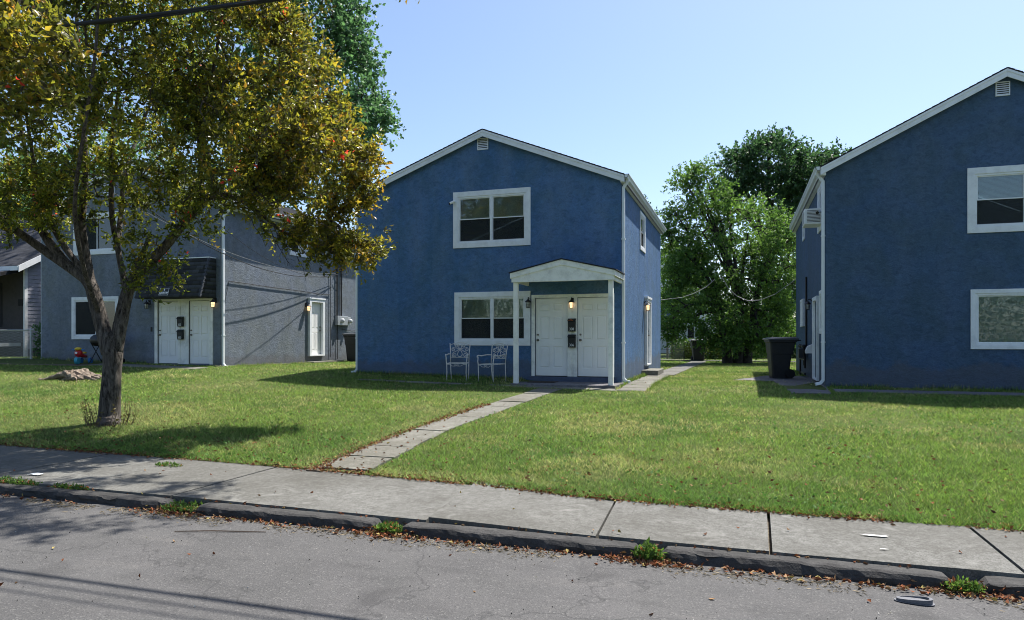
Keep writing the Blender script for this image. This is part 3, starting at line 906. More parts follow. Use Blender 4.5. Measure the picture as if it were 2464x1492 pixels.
def branch_mesh(mb, N, par, rad, nlimb, rcap):
    for i in range(len(N)):
        if i < nlimb or par[i] < 0: continue
        p, q = N[par[i]], N[i]
        mb.tube([p, q], [min(rad[par[i]], rcap, rad[i] * 1.6), min(rad[i], rcap)], 5, caps=False)

def foliage(N, par, tips, twigs, per, tl, size, aspect, pal, out_c, spread=1.0, droop=0.0, extra=None, jit=0.3):
    T = N[tips]; n = len(T)
    idx = np.repeat(np.arange(n), twigs)
    base = T[idx] + rng.normal(size=(len(idx), 3)) * tl * 0.25
    outw = T[idx] - np.array(out_c); outw /= (np.linalg.norm(outw, axis=1, keepdims=True) + 1e-6)
    d = rng.normal(size=(len(idx), 3)) * spread + outw * 0.6; d[:, 2] += 0.25 - droop
    d /= np.linalg.norm(d, axis=1, keepdims=True)
    L = tl * (0.5 + rng.random((len(idx), 1)))
    tint = rng.random(len(idx))
    s = rng.random((len(idx), per, 1))
    P = base[:, None, :] + d[:, None, :] * L[:, None, :] * s
    P[:, :, 2] -= droop * (s[:, :, 0] ** 2) * L * 0.6
    D = d[:, None, :] * 0.6 + rng.normal(size=(len(idx), per, 3)) * 0.8
    P = P.reshape(-1, 3) + rng.normal(size=(len(idx) * per, 3)) * 0.02; D = D.reshape(-1, 3)
    tt = np.clip(np.repeat(tint, per) * 0.6 + s.reshape(-1) * 0.15 + rng.random(len(P)) * jit, 0, 0.999)
    pal = np.array(pal); k = tt * (len(pal) - 1); i0 = k.astype(int); f = (k - i0)[:, None]
    c = pal[i0] * (1 - f) + pal[np.minimum(i0 + 1, len(pal) - 1)] * f
    c = c * (0.7 + 0.6 * rng.random((len(P), 1)))
    if extra is not None: c = extra(P, c, np.repeat(idx, per))
    v, t, cc = leaf_cards(P, D, size * (0.6 + 0.7 * rng.random(len(P))), aspect, c)
    tw = MB()
    return v, t, cc, base, d, L

def twig_mesh(mbv, base, d, L, r):
    n = len(base)
    u = np.cross(d, np.array([0.3, 0.2, 0.9])); u /= (np.linalg.norm(u, axis=1, keepdims=True) + 1e-9)
    w = np.cross(d, u)
    a, b, c = base + u * r, base - u * r * .5 + w * r * .87, base - u * r * .5 - w * r * .87
    e = base + d * L
    v = np.stack([a, b, c, e], 1).reshape(-1, 3); o = np.arange(n)[:, None] * 4
    t = np.concatenate([o + np.array([0, 1, 3]), o + np.array([1, 2, 3]), o + np.array([2, 0, 3])], 1).reshape(-1, 3)
    return v, t

def front_tree():
    Z = 12.05
    base = ground(262, 1024)
    root = thing('copper_tree', 'copper and olive-leaved crab apple tree standing on the left lawn near the sidewalk', 'tree', tuple(base))
    q = lambda px, py, z=Z: tuple(atz(px, py, z))
    b = tuple(base + Vector((0, 0, -0.15)))
    mb = MB()
    fork = q(262, 860)
    bark_tube(mb, [b, q(262, 1010), q(266, 950), q(270, 890), q(270, 840), q(262, 800)], [0.25, 0.185, 0.158, 0.150, 0.165, 0.13], 20, 1, .07)
    # left main limb
    L1 = [q(264, 850), q(247, 790), q(232, 730), q(215, 680), q(180, 652), q(130, 618), q(75, 580), q(20, 540, 11.6), q(-60, 470, 11)]
    bark_tube(mb, L1, [0.13, 0.125, 0.115, 0.11, 0.092, 0.08, 0.07, 0.058, 0.04], 14, 2, .08)
    R1 = [q(276, 850), q(288, 790), q(300, 730), q(318, 680), q(360, 632), q(400, 590), q(440, 540), q(478, 495), q(505, 470)]
    bark_tube(mb, R1, [0.125, 0.115, 0.105, 0.10, 0.088, 0.08, 0.074, 0.066, 0.058], 14, 3, .08)
    R2 = [q(500, 476), q(530, 468), q(570, 478, 12.0), q(620, 510, 12.0), q(680, 556, 12.0), q(740, 585, 12), q(800, 600, 11.9), q(860, 605, 11.9)]
    bark_tube(mb, R2, [0.058, 0.05, 0.042, 0.034, 0.026, 0.02, 0.014, 0.008], 8, 4)
    R3 = [q(488, 488), q(484, 420), q(480, 330), q(500, 240, 11.6), q(520, 130, 11.2), q(540, 0, 11)]
    bark_tube(mb, R3, [0.055, 0.045, 0.04, 0.034, 0.028, 0.02], 8, 5)
    L2 = [q(218, 690), q(204, 610), q(196, 540), q(202, 470), q(206, 400), q(200, 300), q(190, 160), q(180, -60)]
    bark_tube(mb, L2, [0.10, 0.085, 0.07, 0.06, 0.052, 0.045, 0.035, 0.02], 10, 6)
    L3 = [q(165, 640), q(120, 585), q(92, 530), q(85, 470), q(70, 400), q(50, 300), q(40, 150)]
    bark_tube(mb, L3, [0.085, 0.075, 0.07, 0.05, 0.04, 0.03, 0.02], 10, 7)
    L4 = [q(205, 660), q(160, 600), q(125, 540), q(105, 470), q(80, 380, 11.5), q(60, 250, 11)]
    bark_tube(mb, L4, [0.06, 0.052, 0.046, 0.04, 0.03, 0.02], 9, 8)
    C1 = [q(305, 740), q(302, 690), q(292, 640), q(282, 590), q(270, 520), q(268, 430), q(270, 330), q(290, 180), q(300, 0)]
    bark_tube(mb, C1, [0.07, 0.06, 0.052, 0.048, 0.044, 0.04, 0.034, 0.028, 0.02], 9, 9)
    C2 = [q(318, 690), q(330, 640), q(352, 590), q(362, 562)]
    bark_tube(mb, C2, [0.06, 0.05, 0.042, 0.036], 9, 10)      # sawn-off stub
    C3 = [q(284, 600), q(290, 520, 12.4), q(300, 430, 12.6), q(330, 330, 13), q(380, 200, 13.2), q(420, 60, 13.4)]
    bark_tube(mb, C3, [0.045, 0.042, 0.038, 0.03, 0.025, 0.02], 8, 11)
    # limbs reaching towards and away from the street
    K1 = [q(240, 760), q(200, 640, 11.2), q(180, 500, 10.4), q(200, 330, 9.8), q(230, 120, 9.4), q(240, -100, 9.2)]
    bark_tube(mb, K1, [0.05, 0.038, 0.030, 0.025, 0.02, 0.012], 9, 12)
    trunk = mb.build('trunk', M['bark'], root, smooth=True)
    limbs = [[fork] + L1[1:], R1, R2, R3, L2, L3, L4, C1, C3, K1]
    def W(px, py, z): return tuple(atz(px, py, z))
    lobes = [
        (W(640, 210, 11.6), (1.25, 1.3, 1.4), 120, 0.2), (W(760, 390, 11.8), (1.0, 1.1, 1.0), 100, 0.2), (W(700, 480, 12.0), (1.0, .9, .75), 70, 0.3),
        (W(842, 600, 11.9), (0.45, 0.5, 0.26), 34, 0.2), (W(775, 582, 11.9), (0.62, 0.5, 0.34), 46, 0.2), (W(600, 330, 11.0), (1.1, 1.1, 1.1), 110, .2),
        (W(470, 330, 12.2), (1.2, 1.4, 1.3), 120, 0.2), (W(520, 90, 11.0), (1.3, 1.3, 1.3), 120, 0.2), (W(300, 300, 11.0), (1.5, 1.5, 1.4), 120, 0.2),
        (W(300, 60, 10.5), (1.5, 1.5, 1.4), 130, 0.2), (W(90, 290, 11.3), (1.5, 1.4, 1.3), 140, 0.2), (W(60, 60, 9.8), (1.5, 1.4, 1.3), 130, 0.2),
        (W(30, 480, 11.4), (0.9, 1.0, 0.6), 62, 0.2), (W(-120, 350, 11.5), (1.4, 1.5, 1.9), 90, 0.2), (W(400, 450, 12.0), (0.8, 0.9, 0.5), 36, .1),
        (W(460, 520, 11.8), (0.34, 0.4, 0.35), 14, .1), (W(380, 620, 11.9), (0.35, 0.4, 0.42), 13, .1), (W(345, 660, 11.8), (0.3, 0.3, 0.22), 4, .1),
        (W(250, 490, 11.6), (0.8, 0.8, 0.4), 22, .1), (W(300, 620, 11.9), (0.35, 0.3, 0.5), 6, .1), (W(130, 520, 11.8), (0.6, .6, .25), 10, .1),
        (W(600, -150, 10.5), (1.8, 1.8, 1.2), 90, .3), (W(200, -200, 10.5), (2.2, 2.0, 1.4), 110, .3), (W(30, 190, 7.6), (0.55, 0.5, 0.5), 42, .1),
        (W(60, 95, 7.2), (0.5, 0.4, 0.3), 28, .1), (W(760, 300, 12.3), (0.7, 0.8, 0.7), 40, .2), (W(870, 410, 12.0), (0.30, 0.4, 0.36), 20, .1), (W(840, 470, 12.0), (.4, .4, .4), 22, .1),
        (W(700, 130, 11.8), (0.5, 0.6, 0.8), 34, .1), ((-4.4, 8.9, 7.1), (1.3, 1.1, 0.8), 80, .2), ((-6.3, 8.1, 7.3), (1.5, 1.1, 0.9), 80, .2), ((-8.2, 7.5, 7.2), (1.6, 1.2, 1.0), 80, .2), ((-10.6, 7.0, 6.9), (1.7, 1.3, 1.1), 90, .2), ((-12.6, 7.2, 6.0), (1.5, 1.4, 1.2), 70, .2),  # world-placed lobes hang unseen above the frame, added to dapple walk and road
    ]
    lobes = [(c_, r_, max(4, int(n_ * .86)), s_) for (c_, r_, n_, s_) in lobes]
    N, par, tips, rad, nl = grow(limbs, lobes, 0.0045, 0.22, 0.5, 0.0)
    br = MB(); branch_mesh(br, N, par, rad, nl, 0.035)
    pal = [(0.022, 0.018, 0.016), (0.040, 0.042, 0.016), (0.064, 0.086, 0.016), (0.118, 0.140, 0.018), (0.185, 0.170, 0.022), (0.21, 0.115, 0.024)]
    oc = atz(330, 420, 12.0)
    red = rng.random(len(tips)) < 0.03
    def extra(P, c, idx):
        # outer right-hand shoots are more orange; a few shoots are red
        s = np.clip((P[:, 0] + 8.6) / 2.4, 0, 1)[:, None] * 0.6
        c = c * (1 - s) + c * np.array([1.35, 0.95, 0.9]) * s
        k = (red[idx] & (rng.random(len(P)) < 0.12))[:, None]
        return np.where(k, np.array([0.50, 0.05, 0.04]), c)
    v, t, cc, b0, d0, L0 = foliage(N, par, tips, 5, 11, 0.27, 0.086, 0.50, pal, oc, 0.9, 0.05, extra)
    raw_mesh('crown', v, t, M['leafcop'], root, cc)
    tv, tt = twig_mesh(None, b0, d0, L0, 0.004)
    o = len(br.v)
    bm = br.build('branches', M['bark'], root, fix=False)
    bare = MB()
    # bare hanging twigs under the right bough
    for (sx, sy, ex, ey) in ((600, 500, 700, 640), (640, 525, 742, 660), (560, 480, 640, 590), (690, 560, 750, 640), (520, 470, 535, 530), (660, 545, 690, 640)):
        p = Vector(atz(sx, sy, 11.9)); e = Vector(atz(ex, ey, 11.85)); n = 9; pts = []
        for i in range(n + 1):
            tt_ = i / n; pts.append(p.lerp(e, tt_) + Vector((0, 0, 0.10 * math.sin(PI * tt_))) + Vector((random.uniform(-.03, .03), random.uniform(-.03, .03), random.uniform(-.03, .03))))
        bare.tube(pts, [0.011 - 0.008 * i / n for i in range(n + 1)], 5)
        for i in range(2, n):
            a = pts[i]; dirv = Vector((random.uniform(-.2, .5), random.uniform(-.3, .3), random.uniform(-.6, .2))).normalized() * random.uniform(.12, .34)
            bare.tube([a, a + dirv * .5 + Vector((0, 0, .015)), a + dirv], [0.005, 0.004, 0.002], 4)
    bare.build('hanging_twigs', M['bark'], root, fix=False)
    # suckers at the foot
    sk = MB(); P = []; D = []
    for i in range(26):
        a = random.uniform(0, 2 * PI); r = random.uniform(.24, .42); h = random.uniform(.15, .55)
        p = base + Vector((math.cos(a) * r, math.sin(a) * r * .7, 0)); e = p + Vector((math.cos(a) * .12, random.uniform(-.08, .08), h))
        sk.tube([p, (p + e) / 2 + Vector((0.02, 0, 0)), e], [0.006, 0.004, 0.002], 4)
        for k in range(9): P.append(p.lerp(e, random.random())); D.append((random.uniform(-1, 1), random.uniform(-1, 1), random.uniform(0, 1)))
    sk.build('suckers', M['twig'], root, fix=False)
    P = np.array([tuple(p) for p in P]); D = np.array(D)
    v, t, c = leaf_cards(P, D, np.full(len(P), 0.045), 0.5, np.array([0.12, 0.10, 0.03]) * (0.5 + rng.random((len(P), 1))))
    raw_mesh('sucker_leaves', v, t, M['leafgrn'], root, c)

def back_tree(name, label, base, trunk_r, fork_h, lobes, pal, leaf, per, tw, tl, step=0.9, rmin=0.012, group='trees in the background', bark='barkdark', trunks=None, aspect=0.6, droop=0.1, lean=(0, 0)):
    root = thing(name, label, 'tree', tuple(base), group)
    b = Vector(base); f = b + Vector((lean[0], lean[1], fork_h))
    mb = MB()
    limbs = []
    cs = [Vector(l[0]) for l in lobes]
    tops = trunks or [(b, f)]
    for (p, e) in tops:
        p = Vector(p); e = Vector(e)
        bark_tube(mb, [p + Vector((0, 0, -.2)), p + Vector((0, 0, .3)), p.lerp(e, .5), e], [trunk_r * 1.35, trunk_r, trunk_r * .85, trunk_r * .7], 12, 3, .1)
        limbs.append([tuple(p), tuple(p.lerp(e, .5)), tuple(e)])
    for c in cs:
        m = f.lerp(c, .45) + Vector((0, 0, 0.12 * (c - f).length))
        src = min([Vector(t[1]) for t in tops], key=lambda q: (q - c).length)
        m = src.lerp(c, .45) + Vector((0, 0, 0.1 * (c - src).length))
        limbs.append([tuple(src), tuple(m), tuple(c)])
        bark_tube(mb, [src, m, c], [trunk_r * .5, trunk_r * .3, trunk_r * .12], 7, 5, .08)
    N, par, tips, rad, nl = grow(limbs, lobes, rmin, step, 0.4, 0.03)
    branch_mesh(mb, N, par, rad, nl, trunk_r * .3)
    mb.build('trunk', M[bark], root, fix=False, smooth=True)
    oc = sum((np.array(l[0]) for l in lobes), np.zeros(3)) / len(lobes)
    v, t, cc, *_ = foliage(N, par, tips, tw, per, tl, leaf, aspect, pal, oc, 1.0, droop)
    raw_mesh('crown', v, t, M['leafgrn'], root, cc)
    return root

PAL_MAPLE = [(0.045, 0.105, 0.050), (0.070, 0.150, 0.070), (0.105, 0.20, 0.095)]
PAL_LIGHT = [(0.050, 0.105, 0.022), (0.085, 0.165, 0.034), (0.130, 0.225, 0.046)]
PAL_DARK = [(0.022, 0.055, 0.026), (0.035, 0.082, 0.036), (0.055, 0.115, 0.045)]

def background_trees():
    A = lambda px, py, z: tuple(atz(px, py, z))
    z = 36
    gb = lambda px, z: Vector((atz(px, 815, z).x, atz(px, 815, z).y, float(gz(atz(px, 815, z).x, atz(px, 815, z).y))))
    back_tree('maple_tree', 'tall blue-green maple rising behind the left house and the copper tree', gb(560, z), 0.5, 5.0, [
        (A(560, 150, z), (4.5, 4.5, 4.5), 150, .2), (A(700, 60, z), (3.8, 4, 4.0), 130, .2), (A(800, 200, z), (2.6, 3, 2.8), 100, .2),
        (A(850, 290, 35), (1.5, 2, 1.6), 55, .2), (A(790, 60, z), (2.0, 3, 3.0), 70, .2), (A(830, 95, z), (.9, 1.5, 1.8), 26, .2), (A(760, 400, z), (2.7, 3, 2.0), 80, .2), (A(915, 280, 35), (0.75, .8, .22), 8, .1),
        (A(870, 240, z), (.8, 1.2, 1.2), 24, .1), (A(600, 350, z), (4, 4, 3), 90, .2), (A(400, 100, z), (4.5, 4, 5), 80, .2), (A(680, -120, z), (4.5, 4, 3), 70, .3)],
        PAL_MAPLE, 0.20, 11, 5, 0.75, step=1.2, aspect=.75, droop=.35)
    z = 30.5
    back_tree('elm_tree', 'bushy light-green tree with a thick trunk between the middle and right houses', gb(1775, z), 0.21, 2.3, [
        (A(1800, 560, z), (1.9, 2.0, 1.5), 95, .2), (A(1870, 600, z), (1.3, 1.8, 1.9), 70, .2), (A(1740, 640, z), (1.9, 2, 1.5), 80, .2), (A(1690, 560, z), (1.1, 1.2, 1.5), 52, .2),
        (A(1650, 440, 30), (0.60, .6, .55), 15, .1), (A(1700, 430, 30), (.5, .5, .55), 12, .1), (A(1690, 490, 30), (.9, .9, .7), 26, .1), (A(1630, 520, 30), (.45, .4, .35), 12, .1), (A(1612, 560, 30), (.35, .4, .3), 9, .1), (A(1665, 420, 30), (.5, .5, .25), 9, .1), (A(1870, 800, 31), (1.0, 1, .6), 40, .2), (A(1735, 812, 29.3), (.9, .6, .4), 30, .2), (A(1825, 815, 29.3), (.9, .6, .4), 30, .2), (A(1840, 640, 31), (1.6, 1.5, 1.4), 60, .2), (A(1620, 790, 30), (.6, .8, .5), 22, .2), (A(1640, 600, 30), (.85, .8, 1.0), 45, .1), (A(1625, 660, 30), (.7, .8, .9), 34, .1), (A(1745, 490, 30), (.6, .7, .9), 20, .1),
        (A(1680, 690, z), (1.5, 1.6, 1.2), 60, .2), (A(1820, 690, z), (2.0, 2, 1.3), 80, .2), (A(1790, 755, z), (1.8, 2, .8), 60, .2), (A(1650, 735, 29), (.9, 1, .7), 26, .1), (A(1720, 780, 29.5), (1.1, 1, .6), 36, .1), (A(1850, 770, 30.5), (1.3, 1, .6), 40, .1)],
        PAL_LIGHT, 0.115, 12, 6, 0.45, step=.7, trunks=[(gb(1750, z), A(1745, 750, z)), (gb(1775, z), A(1780, 735, z)), (gb(1798, z), A(1815, 740, z))], aspect=.6)
    z = 48
    back_tree('oak_tree', 'dark round-topped tree rising above the light-green tree', gb(1850, z), 0.55, 7.0, [
        (A(1850, 400, z), (2.9, 3, 1.9), 110, .2), (A(1775, 420, z), (1.5, 2, 1.6), 55, .2), (A(1750, 465, z), (1.0, 1.5, .7), 26, .2), (A(1920, 430, z), (2.2, 2.5, 1.6), 80, .2), (A(1975, 405, z), (1.5, 2, 1.1), 40, .2),
        (A(1850, 350, z), (.9, 1, .6), 24, .2), (A(2005, 385, z), (1.0, 1, .5), 20, .2), (A(1860, 480, z), (3, 3, 1.6), 70, .2), (A(1940, 500, z), (2.2, 2.5, 1.6), 50, .2)],
        PAL_DARK, 0.24, 10, 5, 0.8, step=1.3, droop=.1)
    z = 43
    for i, (px, s, lab) in enumerate(((1625, 1.0, 'rounded green tree seen low beside the back corner of the middle house'), (1900, 1.15, 'green tree behind the bushy tree, next to the right house wall'))):
        back_tree('lime_tree', lab, gb(px, z), 0.28, 2.5, [
            (A(px, 740, z), (1.9 * s, 2, 1.2), 60, .2), (A(px - 22, 690, z), (1.3 * s, 1.5, 1.2), 40, .2), (A(px + 45, 700, z), (1.3 * s, 1.5, 1.4), 40, .2), (A(px + 10, 640 if i == 0 else 600, z), (1.2 * s, 1.3, 1.3), 34, .2)],
            PAL_LIGHT if i == 0 else PAL_MAPLE, 0.20, 8, 4, 0.6, step=1.0)
    z = 60
    back_tree('spruce_tree', 'dark pointed tree just showing above the gutter of the middle house', gb(1548, z), 0.3, 8, [
        (A(1538, 500, z), (.6, .7, 1.3), 26, .1), (A(1556, 530, z), (.9, .8, .8), 26, .1), (A(1540, 600, z), (1.5, 1.5, 2.2), 40, .2)], PAL_DARK, 0.22, 8, 4, .5, step=1.2)
    z = 42
    for i, (px, py, lab) in enumerate(((60, 470, 'dark green tree behind the far left neighbour house'), (-40, 420, 'dark green tree at the left edge behind the neighbour house'), (300, 420, 'dark tree hidden behind the left house roof'))):
        back_tree('ash_tree', lab, gb(px, z), 0.35, 5, [(A(px, py, z), (3.4, 3.5, 2.8), 90, .2), (A(px + 60, py + 60, z), (2.6, 3, 2.4), 60, .2), (A(px - 70, py + 40, z), (2.6, 3, 2.4), 60, .2)],
                  PAL_MAPLE, 0.24, 8, 4, .8, step=1.2)
    # trees of the opposite kerb, mirrored in the window panes
    for i, (x, y, lab) in enumerate(((-15, -24, 'street tree across the road mirrored in the middle house windows'), (-1, -27, 'leafy tree across the road mirrored in the porch-side windows'), (13, -24, 'tree across the road mirrored in the right house windows'))):
        back_tree('street_tree', lab, (x, y, ZROAD + .1), 0.3, 3, [((x, y, 9.5), (3.6, 3, 4.0), 110, .2), ((x + 2.2, y, 6.0), (2.3, 2, 1.8), 40, .2), ((x - 2.2, y, 6.2), (2.3, 2, 1.8), 40, .2)],
                  PAL_LIGHT, 0.28, 7, 4, .8, step=1.2, group='trees across the road')

def opposite_wood():
    n = 110000; x = rng.uniform(-48, 48, n); top = 6.5 + 6.0 * fbm(x * .16, x * 0 + 2, 41) ; z = rng.random(n) ** .8 * top
    y = -36 + rng.normal(size=n) * 1.4
    k = fbm(x * .7, z * .7 + 4, 43) > .26
    P = np.stack([x, y, z + ZROAD], 1)[k]
    c = np.array([0.075, 0.12, 0.06]) * (.75 + .5 * rng.random((len(P), 1)))
    v, t, cc = leaf_cards(P, rng.normal(size=(len(P), 3)), .20 * (.6 + .7 * rng.random(len(P))), .8, c)
    tag(raw_mesh('opposite_wood', v, t, M['leafgrn'], None, cc), 'wooded strip far across the road, mirrored in the window panes', 'wood', kind='stuff')

def shrub(name, label, cx, cy, z0, rx, ry, h, n, pal, leaf, cat='hedge', group=None):
    root = thing(name, label, cat, (cx, cy, z0), group)
    u = rng.random((n, 3)); p = np.stack([cx + (u[:, 0] * 2 - 1) * rx, cy + (u[:, 1] * 2 - 1) * ry, z0 + u[:, 2] * h], 1)
    top = h * (0.86 + 0.28 * fbm(p[:, 0] * 1.3, p[:, 1] * 1.3, 4)); k = (p[:, 2] - z0) < top
    e = np.abs(p[:, 0] - cx) / rx; k &= ~((e > .9) & (rng.random(n) < .5)); p = p[k]
    pal = np.array(pal); cl = np.clip(fbm(p[:, 0] * 2.2, p[:, 2] * 2.2, 9) * 1.6 - .3 + rng.random(len(p)) * .3, 0, .999)
    kk = cl * (len(pal) - 1); i0 = kk.astype(int); f = (kk - i0)[:, None]; c = pal[i0] * (1 - f) + pal[i0 + 1] * f
    v, t, cc = leaf_cards(p, rng.normal(size=(len(p), 3)) + [0, 0, .3], leaf * (.6 + .7 * rng.random(len(p))), .6, c * (.7 + .6 * rng.random((len(p), 1))))
    raw_mesh('foliage', v, t, M['leafgrn'], root, cc)
    st = MB()
    for i in range(max(4, int(rx * 8))):
        x = cx + random.uniform(-1, 1) * rx * .9; y = cy + random.uniform(-1, 1) * ry * .6
        st.tube([(x, y, z0 - .05), (x + random.uniform(-.1, .1), y, z0 + h * .45), (x + random.uniform(-.2, .2), y, z0 + h * .85)], [.02, .014, .006], 5)
    st.build('stems', M['twig'], root, fix=False)
    return root

# ------------------------------------------------------------------ HOUSES
def wall_mesh(mb, F, a0, a1, zb, zt, holes, ridge=None, reveal=0.13):
    """zt(a) top line, zb(a) base line; holes (a0,a1,z0,z1) with reveals"""
    cuts = sorted(set([a0, a1] + [h[0] for h in holes] + [h[1] for h in holes] + ([ridge] if ridge else [])))
    for i in range(len(cuts) - 1):
        l, r = cuts[i], cuts[i + 1]; m = (l + r) / 2
        hs = sorted([h for h in holes if h[0] < m < h[1]], key=lambda h: h[2])
        lo_l, lo_r = zb(l), zb(r)
        for h in hs:
            mb.add([F.p(l, lo_l), F.p(r, lo_r), F.p(r, h[2]), F.p(l, h[2])], [(0, 1, 2, 3)]); lo_l = lo_r = h[3]
        mb.add([F.p(l, lo_l), F.p(r, lo_r), F.p(r, zt(r)), F.p(l, zt(l))], [(0, 1, 2, 3)])
    for (x0, x1, z0, z1) in holes:
        for (p, q) in (((x0, z0), (x1, z0)), ((x1, z0), (x1, z1)), ((x1, z1), (x0, z1)), ((x0, z1), (x0, z0))):
            mb.add([F.p(p[0], p[1]), F.p(q[0], q[1]), F.p(q[0], q[1], -reveal), F.p(p[0], p[1], -reveal)], [(0, 1, 2, 3)])

def frame_rect(mb, F, a0, a1, z0, z1, w, d0, d1, wt=None, wb=None):
    wt = wt or w; wb = wb or w
    F.box(mb, a0, a0 + w, z0, z1, d0, d1); F.box(mb, a1 - w, a1, z0, z1, d0, d1)
    F.box(mb, a0 + w, a1 - w, z0, z0 + wb, d0, d1); F.box(mb, a0 + w, a1 - w, z1 - wt, z1, d0, d1)

def blind(F, a0, a1, z0, z1, d, parent, drop=1.0, mat='blind', pitch=0.028, tilt=0.35):
    mb = MB(); z = z1 - 0.03
    F.box(mb, a0, a1, z1 - 0.03, z1, d - 0.02, d + 0.01)
    zlow = z1 - (z1 - z0) * drop
    while z > zlow:
        mb.add([F.p(a0, z, d - 0.010), F.p(a1, z, d - 0.010), F.p(a1, z - 0.025, d + 0.011), F.p(a0, z - 0.025, d + 0.011)], [(0, 1, 2, 3)])
        z -= pitch * 0.93
    return mb.build('blind', M[mat], parent, fix=False)

def window_double(F, a0, a1, z0, z1, parent, kind='hung', tw=0.14, blinds=(1, 1), screens=True, proud=0.028):
    """outer trim a0..a1, z0..z1; returns window part and hole"""
    tr = MB()
    # mitred casing
    for (A, B, C, D) in (((a0, z0), (a1, z0), (a1 - tw, z0 + tw), (a0 + tw, z0 + tw)), ((a1, z0), (a1, z1), (a1 - tw, z1 - tw), (a1 - tw, z0 + tw)),
                         ((a1, z1), (a0, z1), (a0 + tw, z1 - tw), (a1 - tw, z1 - tw)), ((a0, z1), (a0, z0), (a0 + tw, z0 + tw), (a0 + tw, z1 - tw))):
        g = 0.0012
        tr.hexa([F.p(*A, 0), F.p(*B, 0), F.p(*C, 0), F.p(*D, 0), F.p(*A, proud), F.p(*B, proud), F.p(*C, proud), F.p(*D, proud)])
    w = tr.build('window', M['trim'], parent, bevel=0.004)
    i0, i1, j0, j1 = a0 + tw, a1 - tw, z0 + tw, z1 - tw
    fr = MB(); frame_rect(fr, F, i0, i1, j0, j1, 0.045, -0.06, 0.012)
    sash = fr.build('window_frame', M['trim'], w, bevel=0.003)
    i0 += .045; i1 -= .045; j0 += .045; j1 -= .045
    units = []
    if kind == 'hung':
        mid = (i0 + i1) / 2; ml = MB(); F.box(ml, mid - .035, mid + .035, j0, j1, -0.06, 0.016); ml.build('mullion', M['trim'], w, bevel=.003)
        units = [(i0, mid - .035), (mid + .035, i1)]
    elif kind == 'single': units = [(i0, i1)]
    elif kind == 'slider': units = [(i0, i1)]
    for k, (u0, u1) in enumerate(units):
        if kind in ('hung', 'single'):
            zm = j0 + (j1 - j0) * 0.52
            s = MB(); frame_rect(s, F, u0, u1, zm - .02, j1, 0.022, -0.03, -0.008); s.build('upper_sash', M['trim'], w)
            s = MB(); frame_rect(s, F, u0, u1, j0, zm + .02, 0.026, -0.055, -0.033); s.build('lower_sash', M['trim'], w)
            g = MB(); F.box(g, u0 + .02, u1 - .02, zm, j1 - .02, -0.021, -0.018); g.build('pane', M['glass'], w)
            g = MB(); F.box(g, u0 + .025, u1 - .025, j0 + .025, zm, -0.046, -0.043); g.build('pane', M['glass'], w)
            if screens:
                g = MB(); F.box(g, u0 + .01, u1 - .01, j0 + .01, zm - .012, -0.029, -0.0285); g.build('insect_screen', M['screen'], w)
        else:
            um = (u0 + u1) / 2
            s = MB(); frame_rect(s, F, u0, um + .02, j0, j1, 0.024, -0.03, -0.008); s.build('fixed_sash', M['trim'], w)
            s = MB(); frame_rect(s, F, um - .02, u1, j0, j1, 0.026, -0.055, -0.033); s.build('sliding_sash', M['trim'], w)
            g = MB(); F.box(g, u0 + .02, um, j0 + .02, j1 - .02, -0.021, -0.018); g.build('pane', M['glass'], w)
            g = MB(); F.box(g, um, u1 - .02, j0 + .02, j1 - .02, -0.046, -0.043); g.build('pane', M['glass'], w)
            if screens == 'right': g = MB(); F.box(g, um + .01, u1 - .01, j0 + .01, j1 - .01, -0.029, -0.0285); g.build('insect_screen', M['screen'], w)
            if screens == 'left': g = MB(); F.box(g, u0 + .01, um - .01, j0 + .01, j1 - .01, -0.005, -0.0045); g.build('insect_screen', M['screen'], w)
        if blinds and kind != 'slider' and blinds[min(k, len(blinds) - 1)]:
            blind(F, u0 + .01, u1 - .01, j0, j1, -0.078, w, blinds[min(k, len(blinds) - 1)])
    if kind == 'slider' and blinds:
        if blinds[0]: blind(F, i0 + .01, (i0 + i1) / 2 - .005, j0, j1, -0.078, w, blinds[0])
        if blinds[1]: blind(F, (i0 + i1) / 2 + .005, i1 - .01, j0, j1, -0.078, w, blinds[1])
    return w, (a0 + tw - 0.01, a1 - tw + 0.01, z0 + tw - 0.01, z1 - tw + 0.01)

